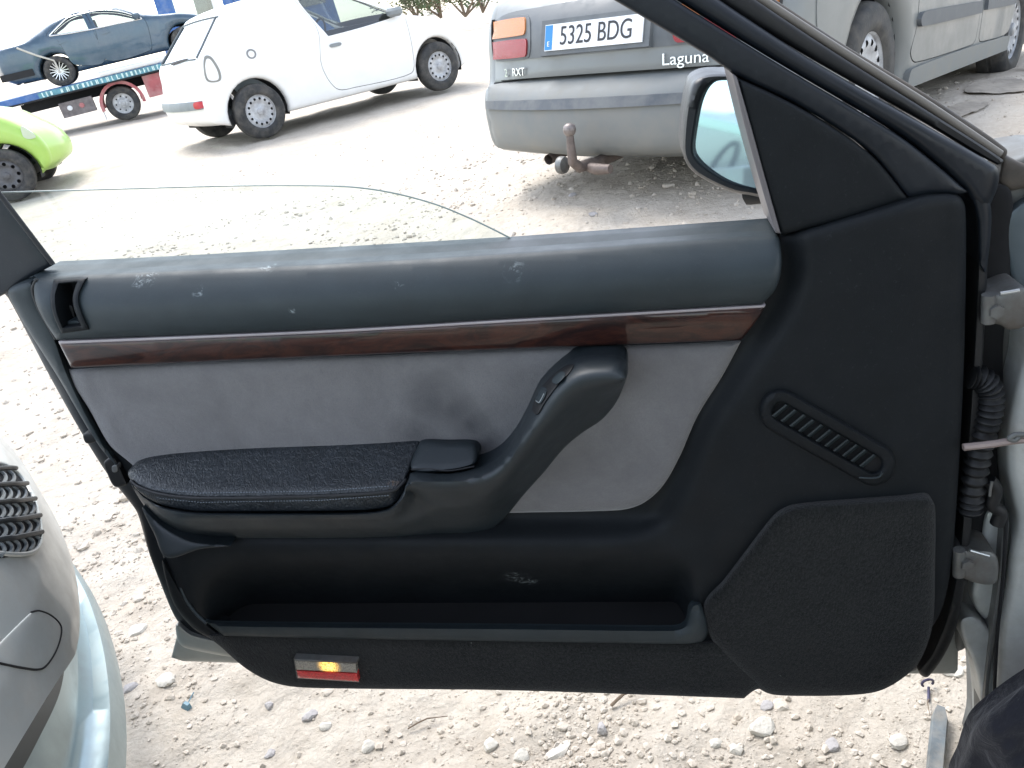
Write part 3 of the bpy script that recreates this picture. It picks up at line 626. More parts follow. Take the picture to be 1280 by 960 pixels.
# --- white hatchback
wheels_z = .29
M_white = basic('white_paint', (.84, .84, .82), .35, 0, .02, 5, dust=((.62, .58, .50), 3, .25), coat=.3)
R3 = frame3(.967, .018, -.01); off = R3 @ Vector((0, .74, 0))
car = thing('white_hatchback', 'white hatchback with its tail lamp missing, parked on the dirt behind the open window', 'car', Vector((-2.22, 9.535, .20))+off, rot=R3.to_euler())
dw = [(.84, 1.33), (1.15, 1.325), (1.5, 1.21), (1.86, 1.03), (1.98, .945, 1), (1.5, .905), (1.02, .885, 1)]
C1 = Car(car, [(-.42, .24), (-.52, .28), (-.56, .38), (-.57, .50), (-.53, .60), (-.50, .72), (-.47, .88), (-.33, 1.03), (-.08, 1.27), (.0, 1.335), (.15, 1.375), (.5, 1.41), (.9, 1.41), (1.2, 1.36), (1.55, 1.20), (2.0, .965), (2.3, .90), (2.7, .79), (2.92, .65), (3.0, .5), (3.0, .36), (2.9, .24)],
         1.66, .90, 1.40, [0, 2.44], [.345, .345], M_white, .21, tb=.17, ce=.09, ct=.015, re=.05, step=.07, M=19, glass=[(.93, 1.27, (-.6, .05)), (.99, 1.33, (1.2, 2.2))], rglass=M_rg,
         doors=[([(.95, .33), (1.2, .29), (2.0, .29), (2.08, .5), (2.07, .96), (1.88, 1.075), (1.5, 1.27), (1.15, 1.365), (.80, 1.365), (.92, 1.0), (.84, .6)], [dw])], mglass=M_cg)
for x in (0, 2.44):
    for sd_ in (-1, 1): make_wheel(car, (x, sd_*.735, .29), .29, .165, 'steel', sd_ > 0)
rp = C1.rear
for j in (1, 17):
    P = [C1.strip(i, -1+2*j/18) for i in range(len(C1.T)//2) if .92 < C1.T[i][1] < 1.29]; MB().tube(np.array(P)+np.array([-.006, 0, .004]), .011, 6).build('window_gasket', basic('gasket', (.10, .12, .13), .6) if j == 1 else bpy.data.materials['gasket'], car)
for z in (.925, 1.285):
    P = rp(np.stack([np.linspace(-.6, .6, 15), np.full(15, z)], 1), .006); MB().tube(P, .009, 6).build('window_gasket', bpy.data.materials['gasket'], car)
M_grey = basic('grey_bumper', (.22, .24, .245), .6, 0, .1)
M_red = basic('red_reflector', (.5, .03, .05), .3)
bs = cpatch('bumper_strip', [(-.70, .44, 1), (.60, .44), (.74, .45), (.74, .52), (.60, .525), (-.70, .525, 1)], rp, M_grey, car, step=.05, off=.02, thick=.03, r=0)
cpatch('reflector', [(.58, .455), (.72, .46), (.72, .515), (.58, .515)], rp, M_red, bs, step=.04, off=.027, thick=.01)
# the empty tail-lamp opening on the right rear corner
lo = cpatch('lamp_opening', [(-.46, .70), (-.33, .68), (-.30, .78), (-.34, .92), (-.40, .94), (-.45, .84)], lambda V, o, d: C1.right(V, o, 9+d*0), basic('seam_dark', (.26, .26, .24), .8), car, step=.04, off=.002, thick=.01)
cpatch('lamp_backing', [(-.445, .715), (-.35, .695), (-.33, .78), (-.36, .895), (-.395, .91), (-.435, .84)], lambda V, o, d: C1.right(V, o, 9+d*0), M_white, lo, step=.04, off=.008, thick=.004)
cpatch('brake_light', [(-.08, 1.335), (.08, 1.335), (.08, 1.35), (-.08, 1.35)], rp, M_red, car, step=.03, off=.012, thick=.02)
cpatch('door_handle', [(1.02, .765), (1.13, .765), (1.15, .785), (1.13, .80), (1.02, .80), (1.0, .785)], lambda V, o, d: C1.right(V, o, 9+d*0), M_grey, car, step=.04, off=.02, thick=.03)
cpatch('fuel_hole', [(.08+.055*math.cos(t), .87+.05*math.sin(t)) for t in np.linspace(0, 2*math.pi, 11)[:-1]], lambda V, o, d: C1.right(V, o, 9+d*0), basic('fuel_rim', (.25, .25, .25), .7), car, step=.03, off=.003, thick=.01, holes=[[(.08+.036*math.cos(t), .87+.034*math.sin(t)) for t in np.linspace(0, 2*math.pi, 9)[:-1]]])
cpatch('wiper', [(-.05, .905), (.40, .93), (.40, .945), (-.05, .93)], rp, M_dark, car, step=.05, off=.02, thick=.01)
mb = MB().lathe([(.001, -.03), (.05, -.035), (.085, -.01), (.09, .03), (.07, .06), (.001, .065)], 16, 'z'); V = np.array(mb.V)*np.array([1.1, 1.2, 1.0])+np.array([1.90, -.90, .98]); obj('side_mirror', V, mb.F, M_grey, car)
for y in (-.36, .36):
    b = MB().box((1.05, y, .62), (.26, .22, .08)).box((.82, y, .85), (.08, .22, .26), taper=.8).box((.76, y, 1.14), (.05, .12, .09)); b.build('seat', M_grey, car)
b = MB().box((1.85, 0, .82), (.22, .7, .12)); b.build('dashboard', M_dark, car)
b = MB(); t = np.linspace(0, 2*math.pi, 25); b.tube(np.stack([1.50+.07*np.sin(t), .36+.18*np.cos(t), .92+.17*np.sin(t)], 1), .014, 6); b.build('steering_wheel', M_dark, car)
# --- grey estate with the number plate
wheels_z = .36
M_lag = basic('grey_metallic', (.175, .188, .185), .40, .12, .04, 4, dust=((.22, .21, .185), 4, .4), coat=.25)
R3 = frame3(.786, -.061, .013)
lag = thing('grey_estate_car', 'dusty grey metallic estate car with tow ball, rear plate facing the open door', 'car', (.609, 3.755, .30), rot=R3.to_euler())
rx = .16
dr = [(1.44, .56), (1.39, .42), (1.50, .365), (2.55, .36), (2.62, .40), (2.62, .86), (2.55, 1.28), (1.95, 1.27), (1.30, .94), (1.42, .80)]
dwn = [(1.55, .92, 1), (2.50, .90, 1), (2.46, 1.22), (2.05, 1.22)]
df = [(2.68, .40), (2.74, .36), (3.42, .36), (3.5, .5), (3.52, .88), (3.2, 1.08), (2.85, 1.25), (2.64, 1.28), (2.68, .86)]
dwf = [(2.74, .90, 1), (3.38, .90, 1), (3.1, 1.08), (2.8, 1.21), (2.73, 1.22)]
C2 = Car(lag, [(.40, .18), (.16, .165), (-.10+rx, .195), (-.125+rx, .32), (-.12+rx, .42), (-.09+rx, .49), (-.055+rx, .505), (-.03+rx, .60), (-.02+rx, .70), (.01+rx, .80), (.06+rx, .87), (.14+rx, .91), (.45+rx, 1.10), (.85+rx, 1.29), (1.4, 1.37), (2.1, 1.39), (2.65, 1.35), (3.0, 1.22), (3.55, .95), (3.9, .91), (4.4, .80), (4.68, .62), (4.74, .45), (4.70, .28), (4.5, .2)],
         1.76, .88, 1.36, [.96, 3.80], [.375, .375], M_lag, .25, tb=.20, ce=.17, re=.08, step=.055, pp=6, pk=.08, glass=[(.95, 1.27, (.2, 1.1)), (.98, 1.33, (2.8, 3.6))],
         doors=[(dr, [dwn]), (df, [dwf])], fixed=[[(1.10, 1.17), (1.55, 1.21), (1.32, 1.05), (1.10, .97)]], mglass=M_cgd, M=25)
for x in (.96, 3.80):
    for sd_ in (-1, 1): make_wheel(lag, (x, sd_*.755, .36), .325, .19, 'steel', sd_ > 0)
rl = C2.rear
M_bump = basic('bumper_grey', (.185, .195, .19), .62, .1, .08, 5, dust=((.28, .26, .22), 5, .6))
M_rub = basic('rub_strip', (.075, .085, .095), .55, 0, .15, 9, dust=((.3, .29, .26), 9, .4))
M_dgrey = basic('dark_grey_trim', (.105, .115, .12), .45, 0, .15, 8, dust=((.22, .22, .21), 8, .35))
bm = cpatch('rear_bumper', [(-.92, .195, 1), (.92, .195, 1), (.92, .497, 1), (.5, .502), (0, .503), (-.5, .502), (-.92, .497, 1)], rl, M_bump, lag, step=.05, off=.022, thick=.06, r=.02)
cpatch('rub_strip', [(-.93, .392, 1), (.93, .392, 1), (.93, .43, 1), (-.93, .43, 1)], rl, M_rub, bm, step=.05, off=.038, thick=.03)
pn = cpatch('tail_panel', [(-.72, .607, 1), (.72, .607, 1), (.72, .795), (.35, .815), (-.35, .815), (-.72, .795)], rl, M_dgrey, lag, step=.05, off=.006, thick=.012)
cpatch('tailgate_seam', [(-.74, .50, 1), (.74, .50, 1), (.74, .508, 1), (-.74, .508, 1)], rl, M_dark, lag, step=.05, off=.004, thick=.004)
M_amb = lens('amber_lens', (.48, .17, .04), coat=.15); M_rl = lens('tail_red_lens', (.26, .010, .016), coat=.15); M_seam = basic('seam', (.03, .03, .03), .8)
for sg in (-1, 1):
    q = lambda P: [tuple([sg*p[0] if (sg > 0 or p[0] < -.5) else -p[0]-.055]+list(p[1:])) for p in (P if sg > 0 else P[::-1])]
    lm = cpatch('tail_lamp', q([(-.90, .612, 1), (-.41, .612), (-.40, .69), (-.42, .795), (-.86, .80, 1)][::1] if 0 else [(-.90, .61, 1), (-.43, .61), (-.40, .69), (-.45, .79), (-.88, .80, 1)]), rl, M_dgrey, lag, step=.05, off=.010, thick=.015)
    cpatch('red_lens', q([(-.905, .618, 1), (-.44, .618), (-.42, .655), (-.43, .695), (-.90, .695, 1)]), rl, M_rl, lm, step=.04, off=.018, thick=.01)
    cpatch('amber_lens', q([(-.895, .712, 1), (-.45, .712), (-.44, .74), (-.47, .785), (-.885, .788, 1)]), rl, M_amb, lm, step=.04, off=.018, thick=.01)
    cpatch('lamp_divider', q([(-.765, .60, 1), (-.753, .60, 1), (-.745, .80, 1), (-.757, .80, 1)]), rl, M_seam, lm, step=.04, off=.021, thick=.01)
    cpatch('quarter_seam', q([(-.762, .505, 1), (-.755, .505, 1), (-.752, .60, 1), (-.76, .60, 1)]), rl, M_seam, lag, step=.04, off=.003, thick=.003)
# plate: a box leaning with the tailgate, its recess around it
ln = math.radians(14); Mp = Matrix(((0, math.sin(ln), -math.cos(ln), -.034+.0), (-1, 0, 0, .012), (0, math.cos(ln), math.sin(ln), .69), (0, 0, 0, 1)))
def pbox(cx, cy, hx, hy, z0, z1):
    v = [Mp @ Vector((cx+a*hx, cy+b*hy, z)) for z in (z0, z1) for a, b in ((-1, -1), (1, -1), (1, 1), (-1, 1))]
    return [tuple(p) for p in v], [(3, 2, 1, 0), (4, 5, 6, 7), (0, 1, 5, 4), (1, 2, 6, 5), (2, 3, 7, 6), (3, 0, 4, 7)]
b = MB().add(*pbox(0, .002, .29, .075, -.03, -.003)); b.build('plate_recess', M_dgrey, pn)
M_pw = basic('plate_white', (.82, .83, .84), .35, 0, .02); M_pk = basic('plate_black', (.02, .02, .022), .4); M_eu = basic('plate_blue', (.03, .22, .50), .35)
b = MB().add(*pbox(0, 0, .26, .055, -.001, .006)); pl = b.build('number_plate', M_pw, lag)
for args in ((0, .0535, .26, .0025), (0, -.0535, .26, .0025), (.2575, 0, .0025, .055), (-.2575, 0, .0025, .055)): pass
b = MB().add(*pbox(-.237, 0, .0205, .052, .005, .0075)); b.build('country_band', M_eu, pl)
textmesh('5325 BDG', .112, M_pk, 'plate_characters', pl, Mp @ Matrix.Translation((.018, -.001, .0075)), .001, .80)
textmesh('E', .030, M_pw, 'country_letter', pl, Mp @ Matrix.Translation((-.237, -.028, .0085)), .0008)
M_chr = basic('badge_chrome', (.72, .74, .74), .22, .6, .05)
def badge(t, yy, z, size, name):
    p = rl(np.array([(yy, z)]), .010)[0]; q1 = rl(np.array([(yy+.05, z)]), .006)[0]; q0 = rl(np.array([(yy-.05, z)]), .006)[0]
    ex = Vector(q1-q0).normalized(); ez = Vector((.04, 0, 1)).normalized(); n = ex.cross(ez).normalized(); ez = n.cross(ex)
    M4 = Matrix(((ex[0], ez[0], n[0], p[0]), (ex[1], ez[1], n[1], p[1]), (ex[2], ez[2], n[2], p[2]), (0, 0, 0, 1))); textmesh(t, size, M_chr, name, lag, M4, .003, 1.1)
badge('Laguna', .415, .553, .066, 'model_badge'); badge('2', -.61, .548, .052, 'engine_badge'); badge('RXT', -.50, .548, .052, 'trim_badge')
M_rust = basic('rusty_steel', (.16, .13, .115), .6, .5, .3, 30, 80, .002)
b = MB().tube([(.20, -.02, .17), (-.12, -.02, .155), (-.24, -.02, .16), (-.285, -.02, .19), (-.29, -.02, .25), (-.29, -.02, .30)], [.026, .026, .025, .022, .019, .016], 12)
tw = b.build('tow_bar', M_rust, lag)
b = MB().lathe([(.001, -.03), (.014, -.027), (.026, -.012), (.029, .003), (.024, .019), (.012, .027), (.001, .029)], 16, 'z', (-.29, -.02, .325)); b.build('tow_ball', basic('worn_ball', (.22, .19, .175), .5, .5, .25, 60), tw)
b = MB().lathe([(.001, -.02), (.036, -.018), (.04, 0), (.038, .012), (.02, .02), (.001, .016)], 16, 'y', (-.23, .085, .165)); b.build('tow_socket', M_alu, tw)
b = MB().tube([(-.20, -.05, .15), (-.22, -.10, .148), (-.22, -.17, .15)], [.022, .026, .02], 10); b.build('tow_plug', M_rust, tw)
b = MB().tube([(.3, .30, .19), (.06, .30, .17), (-.06, .30, .155)], .025, 12, False); b.build('exhaust_pipe', M_rust, lag)
mpr = lambda V, o, d: C2.right(V, o, 9+d*0)
cpatch('side_moulding', [(1.46, .535), (2.58, .53, 1), (2.58, .595, 1), (1.48, .60), (1.43, .57)], mpr, M_rub, lag, step=.06, off=.022, thick=.03, r=.015)
cpatch('side_moulding', [(2.70, .54, 1), (3.40, .535), (3.43, .57), (3.40, .60), (2.70, .605, 1)], mpr, M_rub, lag, step=.06, off=.022, thick=.03, r=.015)
cpatch('sill', [(1.36, .255, 1), (3.42, .255, 1), (3.42, .345), (1.40, .345)], mpr, M_bump, lag, step=.08, off=.018, thick=.05, r=.02)
cpatch('fuel_flap', [(.30, .60), (.42, .60), (.45, .64), (.45, .74), (.41, .78), (.31, .78), (.28, .74), (.28, .64)], mpr, M_lag, lag, step=.05, off=.004, thick=.008, r=.006)
cpatch('bumper_end', [(.20, .26), (.52, .30), (.58, .42), (.60, .49), (.20, .49)], mpr, M_bump, lag, step=.07, off=.02, thick=.04, r=.02)
cpatch('fallen_panel', [(3.62, .04), (3.78, .03), (3.80, .50), (3.66, .54)], lambda V, o, d: C2.right(V, o+.13, 9+d*0), basic('white_plastic', (.62, .62, .60), .5), lag, step=.06, off=0, thick=.01)
# --- dark blue saloon on the tow truck
wheels_z = .32
M_blue = basic('dark_blue_paint', (.040, .080, .120), .28, .25, .06, 4, dust=((.22, .25, .28), 3, .35), coat=.6)
R3 = frame3(1.216, .055, 0.); offv = R3 @ Vector((0, .80, 0)); BO = Vector((-8.77, 20.12, .96))
bmw = thing('blue_saloon', 'dark blue four-door saloon strapped on the bed of the tow truck', 'car', BO+offv, rot=R3.to_euler())
d1 = [(.30, .45), (.42, .34), (.98, .30), (1.0, .96), (.95, 1.345), (.55, 1.33), (.05, 1.08), (.22, .9)]
w1 = [(.16, 1.06), (.40, 1.20), (.62, 1.30), (.90, 1.30, 1), (.92, 1.0, 1)]
d2 = [(1.03, .30), (2.0, .30), (2.10, .5), (2.12, .96), (1.75, 1.22), (1.3, 1.345), (1.0, 1.345), (1.04, .96)]
w2 = [(1.08, 1.0, 1), (2.02, .98), (1.70, 1.18), (1.3, 1.30), (1.06, 1.30, 1)]
C3 = Car(bmw, [(-.95, .26), (-1.06, .34), (-1.12, .5), (-1.12, .72), (-1.06, .93), (-.93, 1.0), (-.45, 1.035), (-.10, 1.16), (.35, 1.34), (.8, 1.40), (1.2, 1.40), (1.6, 1.33), (2.05, 1.10), (2.4, .99), (2.9, .92), (3.3, .80), (3.5, .65), (3.56, .45), (3.5, .28), (3.4, .22)],
         1.80, .98, 1.39, [0, 2.83], [.37, .37], M_blue, .22, ce=.14, re=.10, glass=[(1.08, 1.33, (-.4, .5)), (1.02, 1.34, (1.3, 2.5))], doors=[(d1, [w1]), (d2, [w2])], mglass=M_cg)
for x in (0, 2.83):
    for sd_ in (-1, 1): make_wheel(bmw, (x, sd_*.80, .32), .32, .21, 'alloy', sd_ > 0)
mpb = lambda V, o, d: C3.right(V, o, 9+d*0)
M_crm = basic('window_chrome', (.62, .64, .66), .25, .8)
Wl = [(.10, 1.045), (.38, 1.205), (.62, 1.315), (.95, 1.33), (1.30, 1.322), (1.72, 1.20), (2.08, .975)]
P = spline(Wl, False, 5); P2 = np.vstack([P, np.array([(2.08, .965), (1.5, .98), (1.0, .98), (.5, 1.0), (.10, 1.035)])]); P3 = C3.right(P2, .006, np.full(len(P2), 9.)); b = MB().tube(P3, .012, 6); b.build('window_trim', M_crm, bmw)
for x in (.20, 1.16): cpatch('door_handle', [(x, .84), (x+.16, .85), (x+.16, .88), (x, .87)], mpb, M_blue, bmw, step=.05, off=.02, thick=.03)
mb = MB().lathe([(.001, -.06), (.06, -.05), (.09, .0), (.08, .06), (.001, .08)], 14, 'z'); obj('side_mirror', np.array(mb.V)+np.array([1.98, -.93, 1.04]), mb.F, M_blue, bmw)
for y in (-.38, .38):
    b = MB().box((1.05, y, .85), (.08, .24, .32), taper=.8).box((.98, y, 1.2), (.05, .13, .09)); b.build('seat', basic('tan_seat', (.3, .22, .18), .8) if y < 0 else bpy.data.materials['tan_seat'], bmw)
b = MB().box((.1, 0, .9), (.1, .7, .2)); b.build('rear_seat', bpy.data.materials['tan_seat'], bmw)
b = MB().box((-.84, 0, .42), (.34, .935, .07)); b.build('rear_valance', M_dark, bmw)
# --- tow truck
M_tb = basic('truck_blue', (.035, .12, .34), .45, 0, .15, 4, dust=((.35, .38, .4), 6, .4)); M_tr = basic('truck_red', (.40, .10, .11), .5, 0, .15, 5, dust=((.5, .42, .38), 4, .6)); M_tg = basic('truck_grey', (.17, .15, .15), .6, .2, .3, 10)
M_let = basic('lettering', (.62, .78, .76), .5, 0, .2, 20); M_tw = basic('truck_white', (.72, .73, .74), .4, 0, .05)
tk = thing('tow_truck', 'tow truck with blue flatbed and red mudguards carrying the dark blue saloon', 'tow truck', BO, rot=R3.to_euler())
b = MB().box((1.35, .85, -.07), (3.35, 1.15, .07)); bed = b.build('flatbed', M_tb, tk)
b = MB().add([(-3.1, -.3, -.36), (-3.1, 2.0, -.36), (-2.0, 2.0, -.003), (-2.0, -.3, -.003), (-3.1, -.3, -.40), (-3.1, 2.0, -.40), (-2.0, 2.0, -.14), (-2.0, -.3, -.14)], [(0, 3, 2, 1), (4, 5, 6, 7), (0, 4, 7, 3), (1, 2, 6, 5), (0, 1, 5, 4)]); b.build('ramp', M_tb, tk)
b = MB().box((1.9, -.300, -.07), (2.5, .003, .058)); b.build('bed_banner', basic('banner_teal', (.10, .27, .33), .5, 0, .4, 5), bed)
b = MB()
x = -.55
while x < 4.4:
    wv = random.uniform(.05, .11)
    if random.random() < .84:
        h = random.uniform(.042, .054); b.box((x+wv/2, -.303, -.07), (.012, .004, h)); b.box((x+wv/2+.015, -.303, -.07+h*random.choice((-.8, 0, .8))), (wv/2-.02, .004, .009))
        if random.random() < .6: b.box((x+wv-.02, -.303, -.07), (.01, .004, h))
    x += wv+.025
b.build('bed_lettering', M_let, bed, kind='stuff')
b = MB().box((1.35, -.31, -.145), (3.3, .02, .018)); b.build('bed_rail', M_dark, bed)
b = MB().tube([(.75, -.33, .06), (2.6, -.33, .075)], .055, 8); b.build('loading_ramp_stowed', M_tw, tk)
b = MB().box((1.5, .45, -.28), (2.6, .08, .1)).box((1.5, 1.25, -.28), (2.6, .08, .1)); b.build('chassis', M_dark, tk)
wheels_z = -.62
for y, lf in ((-.02, False), (1.72, True)): make_wheel(tk, (1.0, y, -.64), .375, .24, 'truck', lf)
for y in (-.02, 1.72):
    b = MB(); th = np.linspace(-.15, math.pi+.15, 15); V = []
    for t in th:
        for yy, rr in ((y-.15, .43), (y-.15, .50), (y+.15, .50), (y+.15, .43)): V.append((1.0+rr*math.cos(t), yy, -.64+rr*math.sin(t)))
    b.add(V, [(i*4+j, i*4+(j+1) % 4, (i+1)*4+(j+1) % 4, (i+1)*4+j) for i in range(14) for j in range(4)]); b.build('mudguard', M_tr, tk)
b = MB().box((.52, -.02, -.72), (.012, .14, .17)); b.build('mud_flap', M_tw, tk)
b = MB().box((.05, .0, -.48), (.36, .2, .16)); rb = b.build('rear_box', M_tg, tk)
for dx in (-.16, .1): 
    b = MB().lathe([(.001, -.02), (.05, -.015), (.06, .01)], 12, 'y', (.05+dx, -.205, -.46)); b.build('marker_lamp', M_tw if dx < 0 else M_tr, rb)
b = MB().box((2.10, .02, -.42), (.50, .2, .24)); tb_ = b.build('tool_box', M_tr, tk)
b = MB().box((2.28, -.184, -.40), (.30, .006, .18)); b.build('box_panel', basic('pale_panel', (.55, .50, .48), .5), tb_)
b = MB().box((4.65, .85, .10), (.06, 1.05, .98)); hb = b.build('headboard', M_tb, tk)
b = MB().box((5.7, .85, .25), (.85, 1.0, .95), taper=.92); cab = b.build('cab', M_tb, tk)
b = MB().box((5.7, -.12, .72), (.6, .03, .28)); b.build('cab_window', M_cgd, cab)
b = MB().box((4.9, .85, 1.15), (.12, .9, .10)); b.build('roof_beacon_bar', M_tw, tk)
b = MB().tube([(4.3, -.15, .0), (4.3, -.15, 1.4)], .10, 10); b.build('post', M_tb, tk)
b = MB().tube([(4.86, -.2, .0), (4.86, -.2, 1.5)], .07, 10); b.build('post', M_tw, tk)
for y, lf in ((-.02, False), (1.72, True)): make_wheel(tk, (5.7, y, -.61), .375, .24, 'truck', lf)
b = MB().tube([Vector(p) for p in ((-.62, -.06, .95), (-.30, -.09, .72), (-.02, -.10, .55), (.0, -.12, .30))], .022, 6)
st = b.build('tie_down_strap', basic('webbing', (.5, .48, .42), .8)); st.location = BO; st.rotation_euler = R3.to_euler(); st['label'] = 'pale webbing strap running over the rear wheel of the dark blue saloon'; st['category'] = 'strap'
# --- lime green small car at the left edge
wheels_z = .29
M_lime = basic('lime_paint', (.36, .58, .10), .35, 0, .05, 4, dust=((.5, .6, .3), 3, .3), coat=.4)
gp = onground(29, 249); R3 = frame3(1.30, .01, -.01); gv = Vector(gp)+R3 @ Vector((-2.45, .74, 0))
grn = thing('green_small_car', 'lime green small car with dark steel wheels, cut off by the left edge', 'car', gv, rot=R3.to_euler())
C4 = Car(grn, [(-.42, .24), (-.55, .35), (-.56, .6), (-.5, .9), (-.25, 1.38), (.0, 1.48), (.5, 1.52), (1.0, 1.50), (1.4, 1.40), (1.95, 1.07), (2.25, 1.02), (2.52, .93), (2.72, .78), (2.84, .66), (2.90, .5), (2.88, .33), (2.78, .25)], 1.62, .95, 1.48, [0, 2.4], [.34, .34], M_lime, .22, ce=.14, re=.10,
         glass=[(.98, 1.38, (-.6, .2)), (1.10, 1.44, (1.2, 2.2))], doors=[([(.95, .33), (1.9, .31), (1.98, .5), (2.0, 1.0), (1.4, 1.38), (.95, 1.44), (.9, .8)], [[(1.02, 1.0, 1), (1.85, 1.0, 1), (1.4, 1.31), (1.02, 1.38)]])], mglass=M_cgd)
for x in (0, 2.4):
    for sd_ in (-1, 1): make_wheel(grn, (x, sd_*.735, .29), .29, .17, 'dark', sd_ > 0)
mg = lambda V, o, d: C4.right(V, o, 9+d*0)
cpatch('headlamp', [(2.72, .66), (2.77, .62), (2.84, .63), (2.81, .70), (2.74, .77)], mg, basic('headlamp_lens', (.55, .62, .45), .15, 0, .05, coat=.8), grn, step=.05, off=.006, thick=.02, r=.02)
#@@SETTING
# ------------------------------------------------------------------ ground
def ground_mat():
    M, t, b, co = NT('dirt'); setp(b, Roughness=1, Specular_IOR_Level=.1)
    c = ramp(t, noise(t, co, 1.1, 8, .6), [(.3, (.455, .395, .322)), (.7, (.56, .502, .425))])
    c = mixc(t, ramp(t, noise(t, co, 38, 6, .7), [(.35, (0, 0, 0)), (.65, (.7,)*3)]), c, (.60, .545, .465))
    c = mixc(t, ramp(t, noise(t, co, 4, 6, .65), [(.48, (0, 0, 0)), (.72, (.5,)*3)]), c, (.38, .315, .245))
    t.links.new(c, b.inputs['Base Color']); bump(t, b, noise(t, co, 110, 8, .75), .006); bump(t, b, noise(t, co, 9, 4), .03); return M
M_dirt = ground_mat()
ra = np.concatenate([[.05], np.geomspace(.4, 6, 150), np.geomspace(6.1, 900, 70)]); nt_ = 420
ta = np.linspace(0, 2*math.pi, nt_+1)[:-1]
GX = (ra[:, None]*np.sin(ta)); GY = (ra[:, None]*np.cos(ta)); GZ = terrain(GX, GY)
def vnoise(x, y, s, seed):
    r = np.random.default_rng(seed).random((64, 64)); x = x/s; y = y/s; i = np.floor(x).astype(int); j = np.floor(y).astype(int); u = x-i; v = y-j; u = u*u*(3-2*u); v = v*v*(3-2*v)
    q = lambda a, b: r[a % 64, b % 64]
    return (q(i, j)*(1-u)+q(i+1, j)*u)*(1-v)+(q(i, j+1)*(1-u)+q(i+1, j+1)*u)*v-.5
def rough(x, y): return vnoise(x, y, .35, 1)*.03+vnoise(x, y, .12, 2)*.018+vnoise(x, y, .045, 3)*.010+vnoise(x, y, 1.5, 4)*.05
GZ = GZ+rough(GX, GY)*np.clip(9/np.hypot(GX, GY), 0, 1)
V = np.stack([GX, GY, GZ], -1).reshape(-1, 3); n = len(ra)
Fg = [(i*nt_+j, i*nt_+(j+1) % nt_, (i+1)*nt_+(j+1) % nt_, (i+1)*nt_+j)[::-1] for i in range(n-1) for j in range(nt_)]
obj('ground', V, Fg, M_dirt, kind='structure')
gz = lambda x, y: terrain(x, y)+rough(x, y)*np.clip(9/np.hypot(x, y), 0, 1)
# gravel: too many to count
bm_ = bmesh.new(); bmesh.ops.create_icosphere(bm_, subdivisions=1, radius=1); IV = np.array([v.co[:] for v in bm_.verts]); IF = np.array([[v.index for v in f.verts] for f in bm_.faces]); bm_.free()
def stones(n, rmin, rmax, smin, smax, az=(-.62, .70)):
    r = np.exp(RNG.uniform(math.log(rmin), math.log(rmax), n)); a = RNG.uniform(*az, n); x, y = r*np.sin(a), r*np.cos(a)
    k = RNG.random(n) < np.clip((vnoise(x, y, .55, 21)+.5)*1.5*(vnoise(x, y, .17, 22)+.62), .06, 1); r, a, x, y = r[k], a[k], x[k], y[k]; n = len(x)
    sz = smin*(smax/smin)**(RNG.random(n)**3.2); V = []; Fc = []
    for i in range(n):
        sc = sz[i]*RNG.uniform(.65, 1.3, 3)*np.array([1, 1, .7]); th = RNG.uniform(0, 6.28); c, s_ = math.cos(th), math.sin(th)
        q = IV*(1+RNG.uniform(-.28, .28, len(IV)))[:, None]*sc; q = np.stack([q[:, 0]*c-q[:, 1]*s_, q[:, 0]*s_+q[:, 1]*c, q[:, 2]], 1)
        V.append(q+np.array([x[i], y[i], 0])); Fc.append(IF+12*i)
    zz = gz(x, y)+sz*.12
    V = np.array(V); V[:, :, 2] += zz[:, None]; return V.reshape(-1, 3), np.vstack(Fc)
def stone_mat(name, a, b_):
    M, t, b, co = NT(name); setp(b, Roughness=.95, Specular_IOR_Level=.15)
    t.links.new(ramp(t, noise(t, co, 12, 3, .8), [(.3, a), (.5, tuple((np.array(a)+b_)/2)), (.7, b_)]), b.inputs['Base Color']); bump(t, b, noise(t, co, 90, 4), .004); return M
M_st = stone_mat('gravel_stone', (.43, .37, .30), (.58, .53, .46)); M_st2 = stone_mat('pale_stone', (.48, .45, .39), (.60, .57, .51)); M_st3 = stone_mat('grey_stone', (.32, .30, .29), (.45, .43, .42))
V, Fc = stones(70000, .85, 9, .0014, .0088); obj('gravel', V, Fc, M_st, kind='stuff', smooth=False)
def bigstone(px, py, size, mt, label, flat=.6, el=1., rot=0., lift=.15):
    p = onground(px, py); t = (p-CAM)@FWD; r = size*t/F/2; q = bmesh.new(); bmesh.ops.create_icosphere(q, subdivisions=2, radius=1); rg = np.random.default_rng(int(px*7+py))
    ph = rg.uniform(0, 6, 9); V = np.array([v.co[:] for v in q.verts]); Fc = [tuple(v.index for v in f.verts) for f in q.faces]; q.free()
    for k in range(7):
        n = rg.normal(size=3); n /= np.linalg.norm(n); h = V@n; V = V-np.outer(np.clip(h-rg.uniform(.55, .85), 0, 1)*.85, n)
    V = V*(1+.05*np.sin(V[:, :1]*4+ph[0])+.05*np.sin(V[:, 1:2]*5+ph[1])); V = V*np.array([r*el, r, r*flat]); c, s_ = math.cos(rot), math.sin(rot)
    V = np.stack([V[:, 0]*c-V[:, 1]*s_, V[:, 0]*s_+V[:, 1]*c, V[:, 2]], 1); z = float(gz(np.array([p[0]]), np.array([p[1]]))[0])
    o = obj('stone', V, Fc, mt, smooth=True, angle=24); o.location = (p[0], p[1], z+r*flat*lift); o['label'] = label; o['category'] = 'stone'
